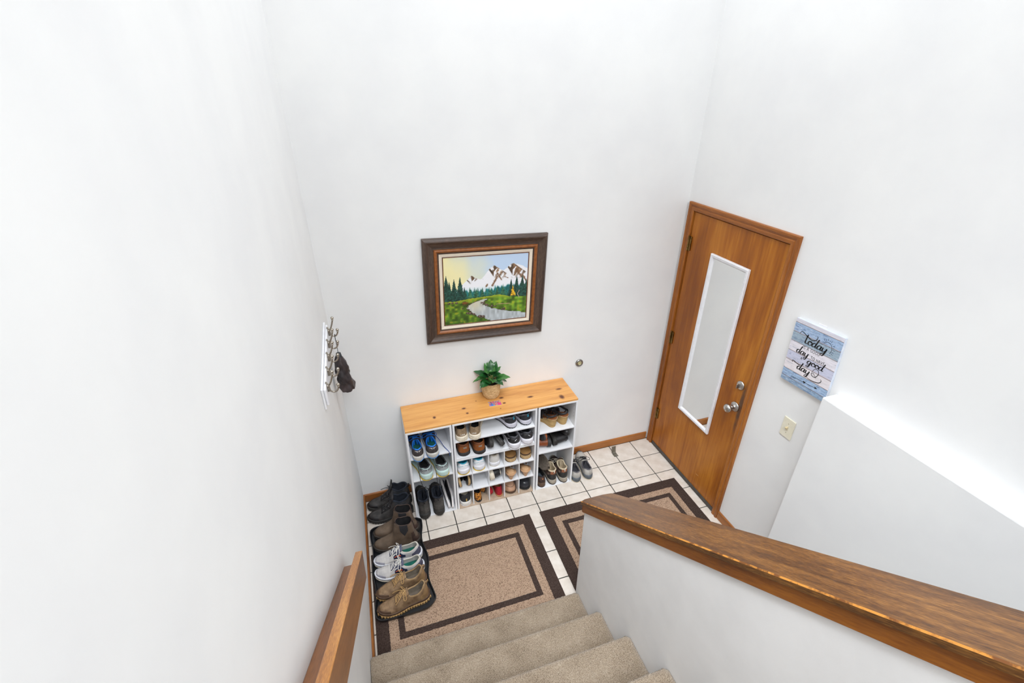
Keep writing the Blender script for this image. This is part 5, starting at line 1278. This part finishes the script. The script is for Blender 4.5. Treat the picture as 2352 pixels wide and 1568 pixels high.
# -- floor right: worn grey trainers
K_gtr = c_('worn_grey_leather', (190, 186, 178), (158, 154, 147), rough=.6, scale=20, bump=.2)
run('greytrainer', .288, .0385, c_('cream_out', (206, 194, 168), (180, 166, 140), rough=.7), c_('slate_mid', (96, 102, 108), (76, 82, 88), rough=.6), K_gtr, c_('grey_fleece', (98, 96, 102), (76, 74, 80), rough=.95), c_('dark_foam', (60, 60, 66), rough=.95), K_dark, K_gtr, heel=c_('light_grey_heel', (190, 186, 180), (160, 156, 150), rough=.6), toe=K_gtr, bow=True)
# -- tray and floor left
K_chel = c_('oiled_brown_leather', (112, 94, 78), (74, 60, 48), rough=.6, scale=16, bump=.25, bscale=90, lo=.3, hi=.7)
boot('chelsea', .305, .044, K_rub, c_('brown_welt', (58, 50, 44), (44, 38, 34), rough=.7), K_chel, K_dark, None, None, None, T_CHEL, (.095, .478, .040), tongue=False, teeth=0, collar_r=.003, collar=K_espr, zs=((0, .030), (.28, .028), (.4, .022), (1, .022)), lean=.014, over=[('elastic_gore', lambda l: l.patch(.22, .40, lambda t: .30 + 2.2 * abs(t - .31), .97, .0016).mesh('elastic_gore', K_blkm, smooth=True)), ('heel_counter', lambda l: l.patch(0, .16, 0, .36, .002).mesh('heel_counter', K_espr, smooth=True)), ('tag', lambda l: MB().box(.078, .104, .0445, .0462, .060, .063).mesh('tag', K_off))])
boot('workboot', .315, .043, K_rub, K_rub, K_blkd, K_navy, K_blk, K_blk, K_blk, [(a, b * (1.24 if a < .45 else 1.1)) for a, b in T_BOOT], tt=K_blk, rise=.062, over=[('pull_tab', lambda l: pull_tab(l)), ('ankle_panel', lambda l: l.patch(.10, .38, .40, .90, .0022).mesh('ankle_panel', c_('dark_slate_panel', (70, 72, 76), (46, 48, 52), rough=.6), smooth=True)), ('eyelets', lambda l: (lambda mb: [mb.lathe([(0, 0), (.0038, 0), (.0032, .003), (0, .0035)], 8, tuple(l.ptn(t, .80, s_, .001))) for t in (.46, .52, .58, .64) for s_ in (1, -1)] and mb)(MB()).mesh('eyelets', M_chrome))])
def orange_mark(ls):
    mb = MB()
    ls.patch(.44, .58, lambda t: .26 + .5 * (t - .44), lambda t: .42 - .2 * (t - .44), .0026, mb=mb); return mb.mesh('side_mark', c_('orange_mark', (214, 92, 44), (186, 74, 32), rough=.5), smooth=True)
def perf(ls):
    mb = MB()
    for i in range(9):
        for k in range(9):
            t = .74 + .022 * i; q = .42 + .062 * k
            for s_ in (1, -1):
                p = ls.ptn(t, min(q, .99), s_, .0004); e = .0011
                mb.add([(p.x - e, p.y, p.z + e), (p.x, p.y - e, p.z + e), (p.x + e, p.y, p.z + e * .6), (p.x, p.y + e, p.z + e)], [(0, 1, 2, 3)])
    return mb.mesh('perforations', c_('perforation_dark', (110, 108, 112), rough=.9))
run('pale', .303, .042, K_off, c_('clean_foam', (232, 234, 240), (214, 216, 224), rough=.55), c_('pale_knit', (206, 202, 198), (176, 174, 176), rough=.85, scale=14, bump=.15, bscale=300), c_('pale_lining', (200, 196, 192), rough=.9), c_('green_insole', (16, 104, 90), (10, 84, 74), rough=.85), c_('white_lace', (236, 232, 226), rough=.8), c_('slate_tongue', (96, 98, 118), (78, 80, 100), rough=.9), heel=c_('slate_heel', (88, 88, 108), (66, 66, 84), rough=.8), side=c_('navy_flash', (36, 44, 74), (28, 34, 60), rough=.6), toe=c_('slate_toe', (150, 150, 160), (124, 124, 138), rough=.85), collar=c_('pale_collar', (204, 198, 188), rough=.9), T=[(a, b * (1.14 if a < .6 else 1.06)) for a, b in T_RUN], over=[('side_mark', orange_mark), ('perforations', perf)])
K_mud = c_('dusty_brown_leather', (158, 130, 98), (98, 73, 49), rough=.7, scale=26, bump=.35, bscale=70, lo=.3, hi=.7); K_mudd = c_('brown_rand', (96, 72, 54), (74, 54, 40), rough=.7)
def lugs(ls):
    mb = MB(); N = 21
    for sd in (1, -1):
        for i in range(N):
            t = .02 + .97 * i / (N - 1); w = ls.w(t) * 1.05; x = ls.L * (.5 + (t - .5) * 1.03); z = ls.zb(t)
            mb.prism([(x - .0058, z), (x + .0058, z), (x + .0046, z + .013), (x - .0046, z + .013)], sd * w - .006 + ls.cy(t), sd * w + .002 + ls.cy(t), 'y')
    return mb.mesh('lugs', c_('gum_lug', (186, 150, 98), (160, 124, 76), rough=.7))
run('trail', .305, .0425, c_('gum_sole', (204, 166, 108), (180, 142, 88), rough=.7), K_mudd, K_mud, c_('stone_lining', (150, 138, 122), (126, 116, 102), rough=.95), c_('stone_insole', (120, 108, 96), rough=.95), c_('tan_lace', (190, 154, 104), (166, 130, 82), rough=.8), K_mud, heel=c_('tan_counter', (162, 130, 90), (132, 104, 70), rough=.7), toe=K_mudd, T=[(a, b * (1.30 if a < .6 else 1.16) + (.014 if a < .12 else 0)) for a, b in T_RUN], teeth=.004, out_h=.008, zs=((0, .032), (.3, .028), (.6, .024), (1, .026)), collar=c_('tan_collar', (168, 140, 104), (140, 114, 80), rough=.9), over=[('lugs', lugs), ('pull_tab', lambda l: pull_tab(l, K_mud)), ('sole_flash', lambda l: MB().box(.075, .095, .043, .0455, .012, .017).mesh('sole_flash', c_('amber_flash', (232, 156, 30), rough=.5)))], lacer=.0024)

BK = -.0182
BL = (.3627, .6325, BK); BM = (.6660, 1.2350, BK); BR = (1.2736, 1.5438, BK)
BC = [(.6650, .7685, BK), (.7755, .8895, BK), (.8965, 1.0065, BK), (1.0135, 1.1200, BK), (1.1270, 1.2360, BK)]
def pair(key, la, lb, pa, pb, z, yaw, group, name='shoe', cat='shoe', yawb=None, bxs=None, **k):
    if bxs: k = dict(k); ka = dict(k, box=(*bxs[0], z)); kb = dict(k, box=(*bxs[1], z))
    else: ka = kb = k
    shoe(key, la, pa[0], pa[1], z, yaw, False, name=name, cat=cat, group=group, **ka)
    shoe(key, lb, pb[0], pb[1], z, yaw if yawb is None else yawb, True, name=name, cat=cat, group=group, **kb)
S1, S2, SB = .5624, .3674, .0124
pair('blue', 'blue-laced dark grey running shoe nearest the left wall', 'blue-laced dark grey running shoe with a lace dangling over the shelf', (.412, -.322), (.502, -.320), S1, 92, 'blue-laced running shoes', 'running_shoe', yawb=90, bxs=((BL[0], .458, BK), (.4585, BL[1], BK)))
pair('mint', 'mint-soled grey running shoe, left one under the blue-laced pair', 'mint-soled grey running shoe, right one under the blue-laced pair', (.462, -.305), (.572, -.307), S2, 103, 'mint-soled running shoes', 'running_shoe', yawb=97, bxs=(BL, BL))
pair('hiker_black', 'black hiking boot at the bottom left corner of the shelves', 'black hiking boot beside the black and white knit shoes', (.415, -.312), (.5155, -.310), SB, 90, 'black hiking boots in the shelf', 'hiking_boot', 'boot', bxs=(BL, BL))
shoe('knit', 'black knit slip-on with white sole, left one on its side', .570, -.022, SB, -88, False, -88, 0, 'slip_on_shoe', group='black and white knit slip-ons', scale=(1, 1, .78), box=(.5655, .5985, BK, SB))
shoe('knit', 'black knit slip-on with white sole, right one against the panel', .631, -.028, SB, -90, True, 88, 0, 'slip_on_shoe', group='black and white knit slip-ons', scale=(1, 1, .78), box=(.5992, .6322, BK, SB))
U1, U2 = .6334, .4848
pair('taupe', 'taupe suede slip-on with cream sole at the left end of top shelf', 'taupe suede slip-on with cream sole beside the empty shelf space', (.708, -.297), (.792, -.303), U1, 90, 'taupe suede slip-ons', 'slip_on_shoe', yawb=72, bxs=(BM, BM))
pair('greyrun', 'grey running shoe with blue heel mark nearer the empty shelf space', 'grey running shoe with blue heel mark at the right panel', (1.092, -.262), (1.196, -.262), U1, 112, 'grey running shoes with blue heel marks', 'running_shoe', yawb=108, bxs=(BM, BM))
pair('clog', 'brown leather clog at the left end of the second shelf', 'brown leather clog beside the black slides', (.720, -.276), (.8385, -.290), U2, 94, 'brown leather clogs', 'clog', bxs=(BM, BM))
shoe('slide_black', 'black slide sandal standing on edge beside the brown clogs', .926, -.020, U2 + .0435, -88, False, 82, 0, 'slide_sandal', 'sandal', 'black slide sandals', box=(*BM, U2))
shoe('slide_black', 'worn black slide sandal on edge leaning on the black runner', .946, -.046, U2 + .045, -82, True, -64, 0, 'slide_sandal', 'sandal', 'black slide sandals', scale=.95, box=(*BM, U2))
pair('blackwhite', 'black running shoe with tall white sole beside the slides', 'black running shoe with tall white sole at the right panel', (1.090, -.322), (1.188, -.304), U2, 95, 'black running shoes with white soles', 'running_shoe', yawb=93, bxs=(BM, BM))
RA, RB, RC = .3224, .1674, .0124
pair('white', 'white running shoe with aqua collar in the leftmost upper cube', 'white running shoe with aqua collar in the second upper cube', (.719, -.286), (.830, -.281), RA, 90, 'white and aqua running shoes', 'running_shoe', bxs=(BC[0], BC[1]))
shoe('canvas', 'plain off-white sneaker in the middle upper cube', .948, -.272, RA, 91, name='sneaker', box=(*BC[2], RA))
pair('slide_tan', 'tan platform sandal in the fourth upper cube', 'tan platform sandal in the rightmost upper cube', (1.076, -.268), (1.176, -.272), RA, 94, 'tan platform sandals', 'platform_sandal', 'sandal', bxs=(BC[3], BC[4]))
shoe('cork_black', 'black strap sandal with cork sole on its side, left in its cube', .6755, -.270, RB + .0385, 90, False, 82, 0, 'cork_sandal', 'sandal', 'black cork-soled sandals', box=(.6655, .7160, BK, RB))
shoe('cork_black', 'black strap sandal with cork sole on its side, right in its cube', .7610, -.270, RB + .0385, 90, True, -82, 0, 'cork_sandal', 'sandal', 'black cork-soled sandals', box=(.7170, .7680, BK, RB))
shoe('blackcream', 'black and cream sneaker lying on its side in the middle cube', .9285, -.274, RB + .040, 91, False, 84, 0, 'sneaker', box=(*BC[2], RB))
pair('heel_nude', 'nude high-heeled sandal in the fourth middle cube', 'nude high-heeled sandal in the rightmost middle cube', (1.063, -.297), (1.178, -.297), RB, 97, 'nude heeled sandals', 'heeled_sandal', 'sandal', scale=.96, bxs=(BC[3], BC[4]))
shoe('blacklow', 'black sneaker with white sole and beige tongue in the bottom left cube', .708, -.284, RC, 91, name='sneaker', box=(*BC[0], RC))
shoe('leopard', 'leopard print flat shoe in the second bottom cube, left one', .806, -.278, RC, 92, False, 0, 0, 'flat_shoe', group='leopard flats', scale=1.08, box=(.7760, .8440, BK, RC))
shoe('leopard', 'leopard print flat shoe tucked behind its twin in the second cube', .8595, -.222, RC + .040, 88, True, -80, 0, 'flat_shoe', group='leopard flats', scale=.86, box=(.8460, .8885, BK, RC))
shoe('red', 'red suede flat in the middle bottom cube, front one', .962, -.276, RC, 94, False, 0, 0, 'flat_shoe', group='red suede flats', scale=1.04, box=(.9330, 1.0060, BK, RC))
shoe('red', 'red suede flat in the middle bottom cube, left one', .9000, -.262, RC + .036, 91, True, 84, 0, 'flat_shoe', group='red suede flats', scale=.86, box=(.8970, .9325, BK, RC))
shoe('rosetan', 'rose tan leather shoe with its toe out in the fourth bottom cube', 1.067, -.020, RC, -89, name='leather_shoe', box=(*BC[3], RC))
shoe('blackflat', 'shiny black leather shoe with its toe out in the rightmost bottom cube', 1.182, -.024, RC, -90, name='leather_shoe', box=(*BC[4], RC))
W1, W2 = .5534, .3674
pair('wedge', 'jute wedge sandal with black straps, left one on the top shelf', 'jute wedge sandal with black straps, right one on the top shelf', (1.408, -.264), (1.496, -.258), W1, 114, 'jute wedge sandals', 'wedge_sandal', 'sandal', yawb=112, scale=.90, bxs=(BR, BR))
shoe('cognac', 'cognac leather ankle boot lying on its side with the strap showing', 1.392, -.270, W2 + .040, 86, False, -86, 0, 'ankle_boot', 'boot', 'cognac ankle boots', scale=(1, 1, .9), box=(1.2740, 1.3930, BK, W2))
shoe('cognac', 'cognac leather ankle boot lying sole out on top of its twin', 1.300, -.072, W2 + .118, -88, True, -98, 0, 'ankle_boot', 'boot', 'cognac ankle boots', scale=(.86, .86, .8), box=(1.2745, 1.4020, BK, W2 + .0885))
shoe('blackankle', 'black ankle boot lying on its side beside the cognac boots', 1.3965, -.268, W2 + .040, 90, True, 86, 0, 'ankle_boot', 'boot', 'black ankle boots', box=(1.3940, 1.5435, BK, W2))
shoe('blackankle', 'black ankle boot lying on top with its shiny toe out', 1.5060, -.070, W2 + .094, -90, False, 78, 0, 'ankle_boot', 'boot', 'black ankle boots', scale=(.86, .86, .8), box=(1.4060, 1.5430, BK, W2 + .0885))
shoe('mocha', 'dark brown leather shoe at the left of the bottom shelf', 1.318, -.284, SB, 91, name='leather_shoe', box=(1.2740, 1.3610, BK, SB))
pair('hiker_brown', 'brown hiking shoe with cream padding beside the dark brown shoe', 'brown hiking shoe with cream padding against the right panel', (1.408, -.284), (1.498, -.290), SB, 92, 'brown hiking shoes', 'hiking_shoe', yawb=90, bxs=((1.3620, 1.4520, BK), (1.4530, 1.5435, BK)))
shoe('wool_slipper', 'grey wool slipper lying sole out on top of the brown shoes', 1.318, -.030, SB + .205, -84, False, -128, 9, 'slipper', 'slipper', scale=.92)
pair('greytrainer', 'worn grey trainer against the right shelf panel on the floor', 'worn grey trainer on the floor further from the shelf panel', (1.602, -.310), (1.7005, -.310), .0002, 82, 'worn grey trainers', 'trainer')
shoe('workboot', 'black work boot by the back wall with its tongue pulled up', .338, -.095, .0002, 177, False, name='work_boot', cat='boot', group='black work boots')
shoe('workboot', 'black work boot on the tiles just behind the boot tray', .335, -.200, .0002, 181, True, name='work_boot', cat='boot', group='black work boots')
TZ = .0160
shoe('chelsea', 'brown pull-on boot at the far end of the tray', .357, -.372, TZ, 176, False, name='pull_on_boot', cat='boot', group='brown pull-on boots')
shoe('chelsea', 'brown pull-on boot beside the pale running shoes', .351, -.472, TZ, 179, True, name='pull_on_boot', cat='boot', group='brown pull-on boots')
shoe('pale', 'pale grey running shoe next to the brown pull-on boot', .346, -.585, TZ, 178, False, name='running_shoe', group='pale running shoes in the tray')
shoe('pale', 'pale grey running shoe next to the tan trail shoes', .345, -.690, TZ, 178, True, name='running_shoe', group='pale running shoes in the tray')
shoe('trail', 'dusty tan trail shoe in the tray beside the pale running shoe', .346, -.774, TZ, 187, False, name='trail_shoe', group='dusty tan trail shoes')
shoe('trail', 'dusty tan trail shoe at the near end of the boot tray', .348, -.884, TZ, 188, True, name='trail_shoe', group='dusty tan trail shoes')

# loose laces, built in the frame of their own shoe
def world_part(t, name, mb, m):
    q = t.rotation_euler.to_matrix(); sc_v = t.scale; L_ = Vector(t.location)
    out = []
    for v in mb.v:
        w = q.transposed() @ (Vector(v) - L_); out.append((w.x / sc_v.x, w.y / sc_v.y, w.z / sc_v.z))
    mb.v = out
    return link(name, mb.mesh(name, m, smooth=True), t, False)
def find(label): return next(o for o in COL.objects if o.get('label') == label)
world_part(find('blue-laced dark grey running shoe with a lace dangling over the shelf'), 'loose_lace', MB().tube(catmull([(.515, -.17, .648), (.545, -.18, .640), (.573, -.205, .606), (.592, -.235, .576), (.610, -.270, .566), (.618, -.292, .566), (.620, -.2945, .548), (.6205, -.294, .530)], 5), .0021, 6), c_('deep_blue_lace', (24, 74, 150), (16, 54, 116), rough=.7))
world_part(find('black hiking boot at the bottom left corner of the shelves'), 'loose_lace', MB().tube(catmull([(.425, -.215, .13), (.424, -.25, .19), (.421, -.288, .26), (.417, -.296, .32), (.409, -.297, .37), (.406, -.297, .42), (.404, -.300, .50), (.404, -.303, .532)], 5), .0020, 6), K_blk)
world_part(find('black hiking boot beside the black and white knit shoes'), 'loose_lace', MB().tube(catmull([(.520, -.215, .13), (.522, -.26, .20), (.522, -.292, .27), (.520, -.297, .34), (.518, -.30, .40), (.5165, -.303, .44)], 5), .0020, 6), K_blk)
